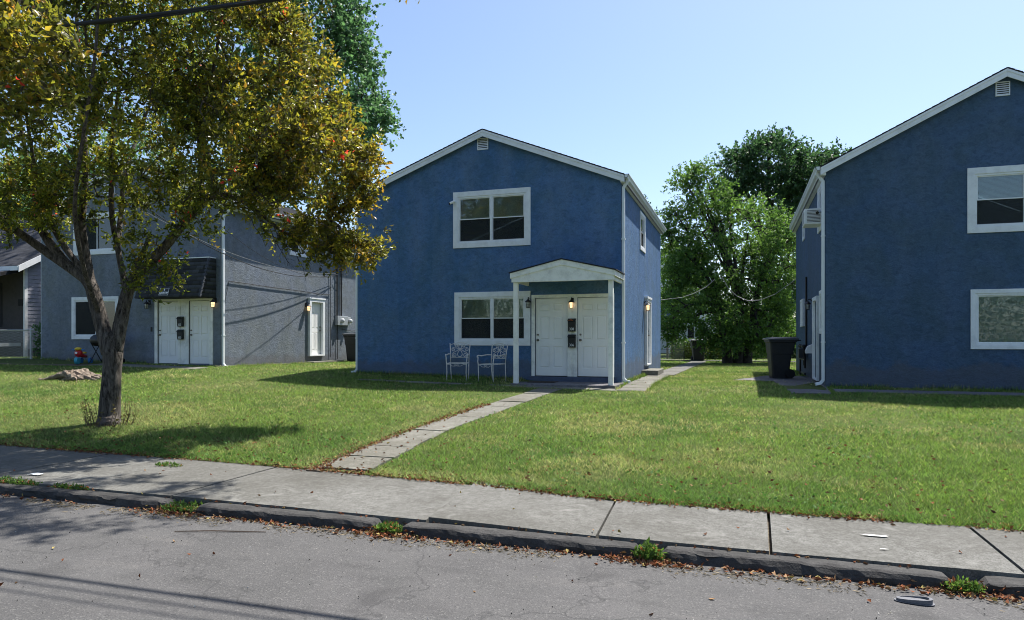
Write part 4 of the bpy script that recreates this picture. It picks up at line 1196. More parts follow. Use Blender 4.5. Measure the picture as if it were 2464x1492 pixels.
def six_panel_door(F, a0, a1, z0, z1, parent, knob_side=-1, d=-0.03, four=False):
    mb = MB(); W = a1 - a0; H = z1 - z0
    cols = [(a0 + .13 * W, a0 + .45 * W), (a0 + .55 * W, a0 + .87 * W)]
    rows = [(z0 + .10 * H, z0 + .38 * H), (z0 + .46 * H, z0 + .77 * H), (z0 + .83 * H, z0 + .93 * H)]
    if four: rows = [(z0 + .08 * H, z0 + .42 * H), (z0 + .50 * H, z0 + .80 * H)]
    F.box(mb, a0, a1, z0, z1, d - .04, d - 0.012)
    # stiles and rails stand proud, panels are raised again inside
    xs = [a0, cols[0][0], cols[0][1], cols[1][0], cols[1][1], a1]
    for i in (0, 2, 4): F.box(mb, xs[i], xs[i + 1], z0, z1, d - 0.012, d + .004)
    zs = [z0] + [v for r in rows for v in r] + [z1]
    for i in range(0, len(zs), 2):
        for (c0, c1) in cols: F.box(mb, c0, c1, zs[i], zs[i + 1], d - 0.012, d + .004)
    for (c0, c1) in cols:
        for (r0, r1) in rows:
            q = .022
            mb.hexa([F.p(c0 + q, r0 + q, d - .012), F.p(c1 - q, r0 + q, d - .012), F.p(c1 - q, r1 - q, d - .012), F.p(c0 + q, r1 - q, d - .012),
                     F.p(c0 + q * 2, r0 + q * 2, d + .003), F.p(c1 - q * 2, r0 + q * 2, d + .003), F.p(c1 - q * 2, r1 - q * 2, d + .003), F.p(c0 + q * 2, r1 - q * 2, d + .003)])
    o = mb.build('door', M['door'], parent, bevel=.002)
    ka = a0 + .065 if knob_side < 0 else a1 - .065
    for (kz, r, nm) in ((z0 + .46 * H, .032, 'door_knob'), (z0 + .53 * H, .026, 'deadbolt')):
        k = MB(); c = F.p(ka, kz, d + .004); n = F.n
        pts = [c, c + n * .012, c + n * .02, c + n * .035, c + n * .055, c + n * .062]
        rr = [r, r, r * .45, r * .5, r * .9, r * .4] if nm == 'door_knob' else [r, r, r * .8, r * .7, r * .2, r * .1]
        k.tube(pts[:4] if nm == 'deadbolt' else pts, rr[:4] if nm == 'deadbolt' else rr, 14)
        k.build(nm, M['knob'], o, smooth=True)
    return o

def lantern(F, a, z, parent, lit, s=1.0, mat='black', d=0.0):
    """carriage lamp: back plate, hood, cage and glass, hanging from a curved arm"""
    mb = MB()
    c = lambda x, y, e: F.p(a + x * s, z + y * s, d + e * s)
    F.box(mb, a - .035 * s, a + .035 * s, z + .02 * s, z + .15 * s, d, d + .015 * s)
    mb.tube([c(0, .10, .01), c(0, .15, .05), c(0, .15, .10), c(0, .11, .11)], .011 * s, 6)
    cen = F.p(a, z, d + .11 * s)
    mb.lathe(cen, [(.085 * s, .035 * s), (.075 * s, .05 * s), (.035 * s, .085 * s), (.012 * s, .11 * s), (.004 * s, .12 * s)], 12)
    mb.lathe(cen, [(.048 * s, -.105 * s), (.048 * s, -.095 * s)], 12)
    for k in range(4):
        th = PI / 4 + k * PI / 2; p = Vector((math.cos(th) * .06 * s, math.sin(th) * .06 * s, 0)); p2 = Vector((math.cos(th) * .045 * s, math.sin(th) * .045 * s, 0))
        mb.tube([cen + p + Vector((0, 0, .04 * s)), cen + p2 + Vector((0, 0, -.10 * s))], .0045 * s, 5)
    for zz in (-.03,):
        ring = [cen + Vector((math.cos(t) * .056 * s, math.sin(t) * .056 * s, zz * s)) for t in [i * PI / 6 for i in range(13)]]
        mb.tube(ring, .003 * s, 4)
    o = mb.build('wall_lantern', M[mat], parent, smooth=False)
    g = MB(); g.lathe(cen, [(.036 * s, -.09 * s), (.046 * s, .0), (.046 * s, .035 * s), (.03 * s, .05 * s)], 12)
    g.build('lamp_bulb', M['bulb'] if lit else M['bulboff'], o, smooth=True)
    return o

def mailbox(F, a, z, parent, num, w=.20, h=.30, extra=False):
    mb = MB()
    mb.prism([F.p(a - w / 2, z, 0), F.p(a - w / 2, z, .075), F.p(a - w / 2, z + h * .78, .095), F.p(a - w / 2, z + h, .03), F.p(a - w / 2, z + h, 0)], F.r * w)
    mb.prism([F.p(a - w / 2 - .012, z + h * .80, .100), F.p(a - w / 2 - .012, z + h * .84, .112), F.p(a - w / 2 - .012, z + h * 1.03, .035), F.p(a - w / 2 - .012, z + h * 1.03, 0), F.p(a - w / 2 - .012, z + h * .99, 0)], F.r * (w + .024))
    o = mb.build('mailbox', M['plastic'], parent, bevel=.004)
    text_mb(num, .095, F, a, z + .03, .0815, M['text'], o, 'house_number', width=w * .62)
    if extra:
        e = MB()
        for i in range(4): F.box(e, a - .07 + i * .03, a - .055 + i * .03, z + h * .83, z + h * .90, .098, .104)
        F.box(e, a - .03, a + .0, z + h * .92, z + h * .96, .08, .088)
        e.build('sticker', M['orange'], o)
    return o

def gutter_spout(hx, side, y0, y1, ze, over, parent, spout_y, zg, elbow=0.55):
    """gutter along y at eave of wall x=hx (side=+1 right, -1 left) and a downspout at spout_y"""
    g = MB(); xo = hx + side * over
    prof = [(0, 0), (0, -.10), (side * .07, -.10), (side * .085, -.06), (side * .115, -.02), (side * .115, 0), (side * .10, 0), (side * .095, -.02), (side * .065, -.088), (side * .012, -.088), (side * .012, 0)]
    g.prism([(xo + a, y0, ze + b) for a, b in prof], (0, y1 - y0, 0))
    for yy in (y0, y1 - .004): g.prism([(xo + a, yy, ze + b) for a, b in prof[:6]], (0, .004, 0))
    gu = g.build('gutter', M['gutter'], parent)
    d = MB(); wx = hx + side * .045; gx = xo + side * .055
    drop = .08 + abs(gx - wx) * .75
    pts = [(gx, spout_y, ze - .09), (gx, spout_y, ze - .14), (wx, spout_y, ze - .14 - drop), (wx, spout_y, ze - .26 - drop), (wx, spout_y, zg + .22), (wx, spout_y, zg + .13), (wx + side * .06, spout_y - .0, zg + .06), (wx + side * .17, spout_y - .02, zg + .035)]
    d.tube(pts, .05, 4)
    ds = d.build('downspout', M['gutter'], parent, bevel=.006)
    for zz in (ze - 1.6, zg + 1.0):
        j = MB(); j.box(wx - .045, wx + .045, spout_y - .045, spout_y + .045, zz, zz + .035); j.build('downspout_joint', M['gutter'], ds)
    return gu

def house_shell(name, label, x0, x1, yf, yb, xr, zr, ze, over, holesF, holesL, holesR, zb, front_over=.12, paintm='stucco_mid'):
    """gable house; returns root, frames, parts are children"""
    root = thing(name, label, 'house', ((x0 + x1) / 2, (yf + yb) / 2, 0))
    FF = Fr((0, yf, 0), (1, 0, 0), (0, -1, 0)); FR = Fr((x1, 0, 0), (0, 1, 0), (1, 0, 0)); FL = Fr((x0, 0, 0), (0, 1, 0), (-1, 0, 0))
    FB = Fr((0, yb, 0), (1, 0, 0), (0, 1, 0))
    sl = (zr - ze) / (xr - (x0)); sr = (zr - ze) / (x1 - xr)
    top = lambda a: (ze + (a - x0) * sl if a < xr else ze + (x1 - a) * sr) - .10
    mb = MB()
    wall_mesh(mb, FF, x0, x1, lambda a: zb - .3, top, holesF, xr)
    wall_mesh(mb, FB, x0, x1, lambda a: zb - .3, top, [], xr)
    wall_mesh(mb, FR, yf, yb, lambda a: zb - .3, lambda a: ze - .10, holesR)
    wall_mesh(mb, FL, yf, yb, lambda a: zb - .3, lambda a: ze - .10, holesL)
    mb.build('wall', M[paintm], root, fix=False)
    # roof deck with overhang
    rf = MB(); y0, y1 = yf - front_over - .03, yb + .15
    ol, orr = over, over
    el, er = (x0 - ol, ze - ol * sl), (x1 + orr, ze - orr * sr)
    th = .028
    rf.prism([(el[0], y0, el[1]), (xr, y0, zr), (er[0], y0, er[1]), (er[0], y0, er[1] + th), (xr, y0, zr + th), (el[0], y0, el[1] + th)], (0, y1 - y0, 0))
    # shingle butts: little steps along the rake
    for s in (-1, 1):
        e = el if s < 0 else er
        n = int(abs(xr - e[0]) / .14)
        for i in range(n):
            xa = e[0] + (xr - e[0]) * i / n; xb = e[0] + (xr - e[0]) * (i + .92) / n
            za = e[1] + th + (zr - e[1]) * i / n; zb2 = e[1] + th + (zr - e[1]) * (i + .92) / n
            rf.prism([(xa, y0 - .012, za - .002), (xb, y0 - .012, zb2 - .006), (xb, y0 - .012, zb2 + .002), (xa, y0 - .012, za + .009)], (0, y1 - y0 + .02, 0))
    rf.build('roof', M['roof'], root)
    # rake boards and soffit
    fb = MB(); w = .17
    for yy in (yf - front_over, ):
        fb.prism([(el[0], yy - .022, el[1] - .001), (xr, yy - .022, zr - .001), (xr, yy - .022, zr - w), (el[0], yy - .022, el[1] - w)], (0, .022, 0))
        fb.prism([(er[0], yy - .022, er[1] - .001), (xr + .001, yy - .022, zr - .001), (xr + .001, yy - .022, zr - w), (er[0], yy - .022, er[1] - w)], (0, .022, 0))
        fb.prism([(el[0], yy - .034, el[1] + .0), (xr, yy - .034, zr + .0), (xr, yy - .034, zr - .055), (el[0], yy - .034, el[1] - .055)], (0, .011, 0))
        fb.prism([(er[0], yy - .034, er[1] + .0), (xr + .001, yy - .034, zr + .0), (xr + .001, yy - .034, zr - .055), (er[0], yy - .034, er[1] - .055)], (0, .011, 0))
    fb.build('rake_board', M['trim'], root, bevel=.003)
    sf = MB()
    for (e, s) in ((el, -1), (er, 1)):
        sf.prism([(e[0], yf - front_over + .001, e[1] - .002), (xr, yf - front_over + .001, zr - .002), (xr, yf - front_over + .001, zr - .03), (e[0], yf - front_over + .001, e[1] - .03)], (0, front_over, 0))
        xw = x0 if s < 0 else x1
        a, b = sorted((e[0], xw))
        sf.box(a, b, yf - front_over + .005, yb + .1, e[1] - .16, e[1] - .13)
        sf.box(*( (e[0], e[0] + .02) if s < 0 else (e[0] - .02, e[0]) ), yf - front_over + .003, yb + .1, e[1] - .16, e[1] - .004)
        # closed end of the eave box at the front
        sf.box(a, b, yf - front_over + .004, yf - .001, e[1] - .165, e[1] - .03)
    sf.build('soffit', M['trim'], root)
    return root, FF, FL, FR, el, er

def vent(F, px0, px1, py0, py1, Y, parent):
    a0, a1 = atY(px0, py0, Y).x, atY(px1, py0, Y).x
    z1, z0 = atY((px0 + px1) / 2, py0, Y).z, atY((px0 + px1) / 2, py1, Y).z
    mb = MB(); frame_rect(mb, F, a0, a1, z0, z1, .02, 0, .02)
    n = 6
    for i in range(n):
        zz = z0 + .02 + (z1 - z0 - .04) * i / n
        h = (z1 - z0 - .04) / n
        mb.hexa([F.p(a0 + .02, zz, .004), F.p(a1 - .02, zz, .004), F.p(a1 - .02, zz, .022), F.p(a0 + .02, zz, .022),
                 F.p(a0 + .02, zz + h * .62, .0), F.p(a1 - .02, zz + h * .62, .0), F.p(a1 - .02, zz + h * .55, .006), F.p(a0 + .02, zz + h * .55, .006)])
    v = mb.build('gable_vent', M['trim'], parent)
    d = MB(); F.box(d, a0 + .02, a1 - .02, z0 + .02, z1 - .02, .0005, .0025); d.build('vent_opening', M['black'], v)

def cam_bullet(F, a, z, parent, dirv):
    mb = MB(); b = F.p(a, z, .03)
    mb.tube([b, b + F.n * .05], .02, 10)
    c = b + F.n * .07; dv = Vector(dirv).normalized()
    mb.tube([c - dv * .06, c + dv * .10], .034, 12)
    o = mb.build('security_camera', M['white'], parent, smooth=False)
    l = MB(); l.tube([c + dv * .09, c + dv * .118], .036, 12); l.build('lens_hood', M['black'], o)

def rectY(px0, px1, py0, py1, Y):
    m = (px0 + px1) / 2
    return atY(px0, py0, Y).x, atY(px1, py0, Y).x, atY(m, py1, Y).z, atY(m, py0, Y).z

def middle_house():
    yf = 17.0
    x0, x1, xr = -10.32, -2.82, -6.47
    A = rectY(1091, 1277, 457, 594, yf); B = rectY(1094, 1276.6, 702, 831.5, yf)
    tw = .135
    hole = lambda R: (R[0] + tw - .01, R[1] - tw + .01, R[2] + tw - .01, R[3] - tw + .01)
    D0, D1 = (-5.06, -4.19, .158, 2.17), (-3.935, -3.07, .158, 2.17)
    SW = (20.3, 21.42, 3.76, 4.90)
    sh = lambda R, t=.1: (R[0] + t - .01, R[1] - t + .01, R[2] + t - .01, R[3] - t + .01)
    SD = (21.32, 22.36, .29, 2.36)
    root, FF, FL, FR, el, er = house_shell('stucco_house', 'blue stucco gabled duplex in the middle, with a white canopy over its two front doors', x0, x1, yf, 25.8, xr, 6.64, 5.20, .10,
        [hole(A), hole(B), D0, D1], [], [sh(SW, .10), (SD[0] + .1, SD[1] - .1, SD[2] + .05, SD[3] - .09)], 0.0)
    window_double(FF, *A, root, 'hung', tw, (1, 1)); window_double(FF, *B, root, 'hung', tw, (1, .93))
    window_double(FR, *SW, root, 'single', .10, (0,))
    # paired doors
    tr = MB()
    zt = 2.255
    FF.box(tr, -5.15, -5.06, .155, zt, -.02, .03); FF.box(tr, -4.19, -4.10, .155, zt, -.02, .028); FF.box(tr, -4.025, -3.935, .155, zt, -.02, .028); FF.box(tr, -3.07, -2.99, .155, zt, -.02, .03)
    FF.box(tr, -4.10, -4.025, .155, zt, -.02, .012)
    FF.box(tr, -5.06, -4.19, 2.17, zt, -.02, .028); FF.box(tr, -3.935, -3.07, 2.17, zt, -.02, .028)
    tr.build('door_casing', M['porch'], root, bevel=.003)
    th = MB(); FF.box(th, -5.06, -4.19, .145, .165, -.06, .03); FF.box(th, -3.935, -3.07, .145, .165, -.06, .03); th.build('threshold', M['black'], root)
    six_panel_door(FF, -5.05, -4.20, .166, 2.162, root); six_panel_door(FF, -3.925, -3.08, .166, 2.162, root)
    rs = MB(); FF.box(rs, -5.2, -2.95, -.05, .144, 0, .13); rs.build('door_step', M['riser'], root, bevel=.01)
    for (z_px, num, ex) in ((456, '308', True), (576, '306', False)):
        z1 = atY(1380, (750 + z_px / 2.594) * .8285, yf).z
        mailbox(Fr((0, yf - .028, 0), (1, 0, 0), (0, -1, 0)), -4.063, z1 - .325, root, num, .185, .32, ex)
    lantern(FF, -5.215, atY(1273, 731, yf).z, root, False, 1.05, d=.0); lantern(FF, -4.063, atY(1376, 732, yf).z, root, True, 1.05, d=.012)
    # porch
    yp = 15.88; pl, pr = -5.29, -2.78; pk = -4.03; zbm = 2.49
    fl = MB(); fl.box(-5.33, -2.75, 15.72, yf - .001, -.25, .03); fl.build('porch_floor', M['pad'], root, bevel=.012)
    for px in (-5.21, -2.875):
        p = MB(); p.box(px - .055, px + .055, yp - .055, yp + .055, .03, zbm); p.build('porch_post', M['porch'], root, bevel=.004)
    ph = MB()      # pediment boards, beams, side fascias, ceiling
    zE, zP = 2.72, 3.0
    y0 = 15.76
    ph.prism([(pl, y0, zbm), (pr, y0, zbm), (pr, y0, zE - .02), (pk, y0, zP - .02), (pl, y0, zE - .02)], (0, .03, 0))
    ph.box(pl + .02, pl + .07, y0 + .03, yf - .001, zbm + .002, zE - .04); ph.box(pr - .07, pr - .02, y0 + .03, yf - .001, zbm + .002, zE - .04)
    ph.box(pl + .07, pr - .07, y0 + .031, y0 + .13, zbm + .003, zE - .06)
    ph.build('porch_pediment', M['porch'], root, bevel=.002)
    ce = MB(); ce.box(pl + .071, pr - .071, y0 + .131, yf - .001, zE - .13, zE - .10); ce.build('porch_ceiling', M['porch'], root)
    bg = MB()
    for (xa, xb) in ((pl - .03, pk), (pr + .03, pk)):
        za = zE - .01
        bg.prism([(xa, y0 - .02, za), (xb, y0 - .02, zP + .005), (xb, y0 - .02, zP - .125), (xa, y0 - .02, za - .125)], (0, .02, 0))
    bg.box(pr, pr + .03, y0 - .001, yf - .001, zE - .14, zE - .012); bg.box(pl - .03, pl, y0 - .001, yf - .001, zE - .14, zE - .012)
    bg.build('porch_fascia', M['porch'], root, bevel=.002)
    pf = MB(); pf.prism([(pl - .06, y0 - .04, zE - .01), (pk, y0 - .04, zP + .006), (pr + .06, y0 - .04, zE - .01), (pr + .06, y0 - .04, zE + .015), (pk, y0 - .04, zP + .033), (pl - .06, y0 - .04, zE + .015)], (0, yf - y0 + .039, 0))
    pf.build('porch_roof', M['roof'], root)
    # side door, hood trim, step
    s = MB(); frame_rect(s, FR, SD[0], SD[1], SD[2], SD[3], .10, 0, .09, wt=.09, wb=.05); FR.box(s, SD[0] - .04, SD[1] + .04, SD[3], SD[3] + .07, 0, .11)
    s.build('door_casing', M['trim'], root, bevel=.004)
    six_panel_door(FR, SD[0] + .1, SD[1] - .1, SD[2] + .05, SD[3] - .09, root, 1, -.02)
    lantern(FR, SD[0] - .12, 2.10, root, True, 1.15)
    st = MB(); st.box(-2.819, -2.33, 20.65, 22.2, -.1, .17); st.build('side_step', M['slab'], root, bevel=.012)
    vent(FF, 1149, 1175, 332.6, 360.6, yf, root)
    cam_bullet(FF, A[0] + .03, atY(1092, 488, yf).z, root, (-1, -.35, -.45))
    gutter_spout(x1, 1, yf - .13, 25.95, er[1] + .03, .10, root, yf + .06, .0); gutter_spout(x0, -1, yf - .13, 25.95, el[1] + .03, .10, root, yf + .06, .12)
    # thin cable crossing the canopy
    return root

def right_house():
    yf = 17.35; x0, x1, xr = 1.87, 8.95, 5.41
    wU = atY(2327, 403, yf); zU0, zU1 = atY(2400, 559, yf).z, atY(2400, 400.5, yf).z
    A = (wU.x, wU.x + 2.18, zU0, zU1)
    wL = atY(2335, 697, yf); B = (wL.x, wL.x + 2.12, atY(2400, 840.5, yf).z, atY(2400, 695.5, yf).z)
    tw = .14
    hole = lambda R, t: (R[0] + t - .01, R[1] - t + .01, R[2] + t - .01, R[3] - t + .01)
    WU = (17.78, 18.85, 3.77, 4.90); WS = (22.6, 23.35, 4.18, 4.80); WL = (17.68, 18.50, 1.24, 2.30); SD = (18.66, 19.75, .06, 2.20); WB = (22.75, 23.7, 1.5, 2.35)
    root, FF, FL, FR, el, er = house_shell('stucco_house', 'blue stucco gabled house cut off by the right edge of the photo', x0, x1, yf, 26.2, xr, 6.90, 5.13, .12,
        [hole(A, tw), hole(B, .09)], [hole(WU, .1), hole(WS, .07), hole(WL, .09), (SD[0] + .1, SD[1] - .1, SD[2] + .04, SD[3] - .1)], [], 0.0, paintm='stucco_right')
    window_double(FF, *A, root, 'hung', tw, (1, 1)); window_double(FF, *B, root, 'slider', .09, (1, 0), screens='right')
    window_double(FL, *WU, root, 'single', .1, (0,)); window_double(FL, *WS, root, 'single', .07, (0,), screens=False); window_double(FL, *WL, root, 'single', .09, (0,), screens=False)
    sh = MB(); FL.box(sh, *WB, 0, .05); frame_rect(sh, FL, WB[0], WB[1], WB[2], WB[3], .08, .05, .065); sh.build('window_shutter', M['trim'], root, bevel=.004)
    s = MB(); frame_rect(s, FL, SD[0], SD[1], SD[2], SD[3], .10, 0, .07, wb=.04); s.build('door_casing', M['trim'], root, bevel=.004)
    six_panel_door(FL, SD[0] + .1, SD[1] - .1, SD[2] + .04, SD[3] - .1, root, -1, -.02)
    lantern(FL, 20.35, 2.03, root, False, 1.1)
    vent(FF, 2395, 2430, 197, 231, yf, root)
    gutter_spout(x0, -1, yf - .13, 26.3, el[1] + .03, .12, root, yf + .06, .02)
    gutter_spout(x1, 1, yf - .13, 26.3, er[1] + .03, .12, root, yf + .06, .02)
    cam_bullet(FL, 17.62, 4.12, root, (-.6, -.9, -.35))
    # dryer hood
    hd = MB(); hd.prism([FL.p(20.05, .72, 0), FL.p(20.05, .98, 0), FL.p(20.05, .92, .14), FL.p(20.05, .80, .20), FL.p(20.05, .72, .20)], (0, .24, 0)); hd.build('dryer_vent', M['white'], root, bevel=.004)
    # air conditioner in the upper side window
    ac = thing('air_conditioner', 'white window air conditioner sticking out of the right house upper side window', 'air conditioner', (x0 - .2, 18.3, 3.95))
    b = MB(); b.box(x0 - .40, x0 + .04, 18.02, 18.62, 3.90, 4.28); b.build('casing', M['white'], ac, bevel=.012)
    g = MB()
    for i in range(9): g.box(x0 - .34, x0 - .04, 18.012, 18.019, 3.95 + i * .034, 3.962 + i * .034)
    g.build('side_louvres', M['lid'], ac)
    g = MB()
    for i in range(9): g.box(x0 - .407, x0 - .401, 18.06, 18.58, 3.94 + i * .034, 3.952 + i * .034)
    g.build('rear_grille', M['steel'], ac)
    # gas meter set
    gm = thing('gas_meter', 'dark gas pipework and meters against the right house side wall', 'gas meter', (x0 - .2, 22.2, 0))
    p = MB(); r = .028; X = x0 - .14
    p.tube([(X, 22.6, .02), (X, 22.6, .95)], r, 8); p.tube([(X, 22.6, .90), (X, 21.3, .90)], r, 8); p.tube([(X, 21.3, .95), (X, 21.3, .35)], r, 8); p.tube([(X, 22.6, .52), (X, 21.0, .52)], r, 8)
    p.tube([(X, 21.0, .62), (X, 21.0, .28)], r, 8); p.tube([(X, 22.2, .12), (X, 20.95, .12)], r, 8)
    for yy in (22.6, 22.0, 21.3): p.lathe((X, yy, .90), [(.05, -.04), (.06, 0), (.05, .04)], 10)
    p.build('pipes', M['black'], gm)
    m = MB(); m.box(X - .12, X + .10, 21.65, 21.98, .56, .84); m.lathe((X, 22.35, .70), [(.1, -.06), (.13, 0), (.1, .06)], 14, 'x'); m.build('meter', M['lid'], gm, bevel=.02)
    c = MB(); c.tube([(x0 - .03, 21.9, .9), (x0 - .03, 21.9, 2.95)], .028, 8); c.build('riser_pipe', M['black'], gm)
    return root

def shingled_awning(root, x0, x1, yf, zb, zt, pb, pt):
    """mansard canopy with real shingle courses; front and right return"""
    V = []; T = []; C = []
    def course(A, B, Cc, D, rows, wid):
        # A,B bottom left/right, Cc,D top right/left ; shingles as thin lifted quads
        A, B, Cc, D = map(Vector, (A, B, Cc, D)); nrm = (B - A).cross(D - A).normalized()
        if nrm.y > 0 and abs(nrm.y) > .3: nrm = -nrm
        if nrm.x < 0 and abs(nrm.x) > .5: nrm = -nrm
        for r in range(rows):
            t0 = r / rows; t1 = (r + 1.12) / rows
            l0, r0 = A.lerp(D, t0), B.lerp(Cc, t0); l1, r1 = A.lerp(D, min(t1, 1)), B.lerp(Cc, min(t1, 1))
            n = max(1, int((r0 - l0).length / wid)); off = (r % 2) * .5
            k = -off
            while k < n:
                a = max(0, k / n); b = min(1, (k + 1) / n); k += 1
                if b - a < .001: continue
                g = .004 / max(.1, (r0 - l0).length)
                q = [l0.lerp(r0, a + g) + nrm * (.022), l0.lerp(r0, b - g) + nrm * (.022), l1.lerp(r1, b - g) + nrm * .006, l1.lerp(r1, a + g) + nrm * .006]
                lo = [l0.lerp(r0, a + g), l0.lerp(r0, b - g)]
                o = len(V); V.extend(q + lo); T.extend([(o, o + 1, o + 2, o + 3), (o + 4, o + 5, o + 1, o)])
                sh = random.choice((.028, .04, .055, .07)); col = (sh, sh * 1.12, sh * 1.4)
                C.extend([col] * 6)
    A = (x0, yf - pb, zb); B = (x1, yf - pb, zb); Ct = (x1 - .0, yf - pt, zt); D = (x0, yf - pt, zt)
    course(A, B, Ct, D, 10, .24)
    course(B, (x1 + .001, yf, zb), (x1 + .001, yf, zt), Ct, 10, .24)
    course((x0, yf, zb), A, D, (x0, yf, zt), 10, .24)
    me_v = [tuple(v) for v in V]
    o = raw_mesh('awning_shingles', np.array(me_v), np.array(T), M['shingle'], root, np.array(C), nper=4)
    hip = MB()
    for i in range(11):
        a = Vector(B).lerp(Vector(Ct), i / 11); b = Vector(B).lerp(Vector(Ct), (i + 1.15) / 11 if i < 10 else 1)
        n = Vector((.5, -.5, .1)); u = Vector((-.07, 0, 0)); w = Vector((.0, .08, 0))
        hip.add([a + n * .036 + u, a + n * .06, a + n * .036 + w, b + n * .02 + w, b + n * .04, b + n * .02 + u], [(0, 1, 4, 5), (1, 2, 3, 4)])
    hip.build('awning_hip', M['hip'], root, fix=False)
    core = MB(); core.prism([(x0 + .002, yf - .001, zb - .01), (x0 + .002, yf - pb + .01, zb - .01), (x0 + .002, yf - pt + .01, zt - .005), (x0 + .002, yf - .001, zt - .005)], (x1 - x0 - .004, 0, 0)); core.build('awning_body', M['roof'], root)
    fl = MB(); fl.box(x0 - .01, x1 + .015, yf - pt - .025, yf - .002, zt + .001, zt + .03); fl.build('awning_flashing', M['trim'], root)

def left_house():
    yf = 17.35; x0, x1, xr = -23.1, -15.43, -19.27
    A = rectY(178, 287.7, 512, 612.5, yf); B = rectY(173.5, 285.7, 714.2, 816.5, yf)
    tw = .13
    hole = lambda R, t: (R[0] + t - .01, R[1] - t + .01, R[2] + t - .01, R[3] - t + .01)
    zd0, zd1 = .32, 2.33
    D0, D1 = (-17.92, -17.08, zd0, zd1), (-16.65, -15.82, zd0, zd1)
    SD = (21.9, 22.88, .46, 2.62); SW = (20.8, 21.9, 4.15, 4.85)
    root, FF, FL, FR, el, er = house_shell('stucco_house', 'grey-blue stucco duplex partly hidden by the copper-leaved tree, with a shingled awning', x0, x1, yf, 26.2, xr, 6.98, 5.50, .33,
        [hole(A, tw), hole(B, .11), D0, D1], [], [hole(SW, .09), (SD[0] + .12, SD[1] - .12, SD[2] + .05, SD[3] - .11)], .2, paintm='stucco_left')
    window_double(FF, *A, root, 'slider', tw, (1, 1), screens='left'); window_double(FF, *B, root, 'slider', .11, (0, 1), screens='left')
    window_double(FR, *SW, root, 'slider', .09, (0, 0), screens='left')
    tr = MB(); zt = zd1 + .07
    for a, b in ((-18.03, -17.92), (-17.08, -16.99), (-16.74, -16.65), (-15.82, -15.70)): FF.box(tr, a, b, zd0 - .01, zt, -.02, .03)
    FF.box(tr, -16.99, -16.74, zd0 - .01, zt, -.02, .012); FF.box(tr, -17.92, -17.08, zd1, zt, -.02, .028); FF.box(tr, -16.65, -15.82, zd1, zt, -.02, .028)
    tr.build('door_casing', M['porch'], root, bevel=.003)
    six_panel_door(FF, -17.91, -17.09, zd0 + .01, zd1 - .01, root); six_panel_door(FF, -16.64, -15.83, zd0 + .01, zd1 - .01, root)
    rs = MB(); FF.box(rs, -18.05, -15.68, .1, zd0 - .01, 0, .12); rs.build('door_step', M['riser'], root, bevel=.01)
    Fm = Fr((0, yf - .028, 0), (1, 0, 0), (0, -1, 0))
    mailbox(Fm, -16.93, atY(436, 786, yf).z, root, '302', .2, .31); mailbox(Fm, -16.93, atY(437, 817, yf).z, root, '300', .2, .31)
    lantern(FF, atY(360, 735, yf).x, atY(360, 735, yf).z, root, False, 1.15); lantern(FF, -15.60, atY(517, 731, yf).z, root, True, 1.15)
    shingled_awning(root, -18.15, -15.60, yf, 2.40, 3.63, .68, .28)
    s = MB(); frame_rect(s, FR, SD[0], SD[1], SD[2], SD[3], .12, 0, .10, wt=.11, wb=.05); FR.box(s, SD[0] - .03, SD[1] + .03, SD[3], SD[3] + .05, 0, .12); s.build('door_casing', M['trim'], root, bevel=.004)
    six_panel_door(FR, SD[0] + .12, SD[1] - .12, SD[2] + .05, SD[3] - .11, root, 1, -.02, four=True)
    lantern(FR, SD[0] - .12, atX(743, 741, x1).z, root, True, 1.2)
    st = MB(); st.box(x1 + .001, x1 + .5, 21.6, 23.6, .0, .26); st.build('side_step', M['slab'], root, bevel=.01)
    vent(FF, 250, 276, 440, 470, yf, root)
    gutter_spout(x1, 1, yf - .13, 26.3, er[1] + .03, .33, root, yf + .08, .2)
    gutter_spout(x0, -1, yf - .13, 26.3, el[1] + .03, .33, root, yf + .08, .3)
    # door bell
    bl = MB(); FF.box(bl, -18.20, -18.15, 1.35, 1.5, 0, .02); bl.build('door_bell', M['black'], root)
    # notice on the awning
    sg = thing('notice_sign', 'small black and white notice lying on the left house shingle awning', 'sign', (-17.2, 16.7, 2.55))
    a0 = atY(381, 711, 16.68); 
    def on(px, py):   # point on the sloping awning front
        d = ray(px, py); yb, zb, yt, ztp = yf - .68, 2.40, yf - .28, 3.63
        n = Vector((0, -(ztp - zb), (yt - yb))).normalized(); P0 = Vector((0, yb, zb)) + n * .03
        t = (P0 - Vector((0, 0, CAMZ))).dot(n) / d.dot(n); return Vector((0, 0, CAMZ)) + d * t, n
    q = [on(*c) for c in ((381.5, 711), (404.5, 711), (408.5, 693), (386, 693))]; n = q[0][1]
    pts = [p for p, _ in q]
    b = MB(); b.hexa([p for p in pts] + [p + n * .006 for p in pts]); b.build('board', M['black'], sg)
    L = lambda u, v: (pts[0].lerp(pts[1], u)).lerp(pts[3].lerp(pts[2], u), v) + n * .0075
    w = MB()
    def stroke(u0, u1, v0, v1): w.add([L(u0, v0), L(u1, v0), L(u1, v1), L(u0, v1)], [(0, 1, 2, 3)])
    for (u0, u1, v0, v1) in ((0.02, .98, .02, .05), (.02, .98, .95, .98), (.02, .05, .05, .95), (.95, .98, .05, .95), (.46, .54, .60, .90), (.42, .58, .70, .76)): stroke(u0, u1, v0, v1)
    for i in range(9):
        u = .08 + i * .095; stroke(u, u + .03, .14, .48); stroke(u + .03, u + .07, random.choice((.14, .28, .42)), random.choice((.20, .34, .48)) if False else .48)
    w.build('lettering', M['text'], sg, fix=False)
    # electric meters
    em = thing('electric_meter', 'grey twin electric meter box with black conduits on the left house side wall', 'electric meter', (x1 + .1, 24.2, 1.9))
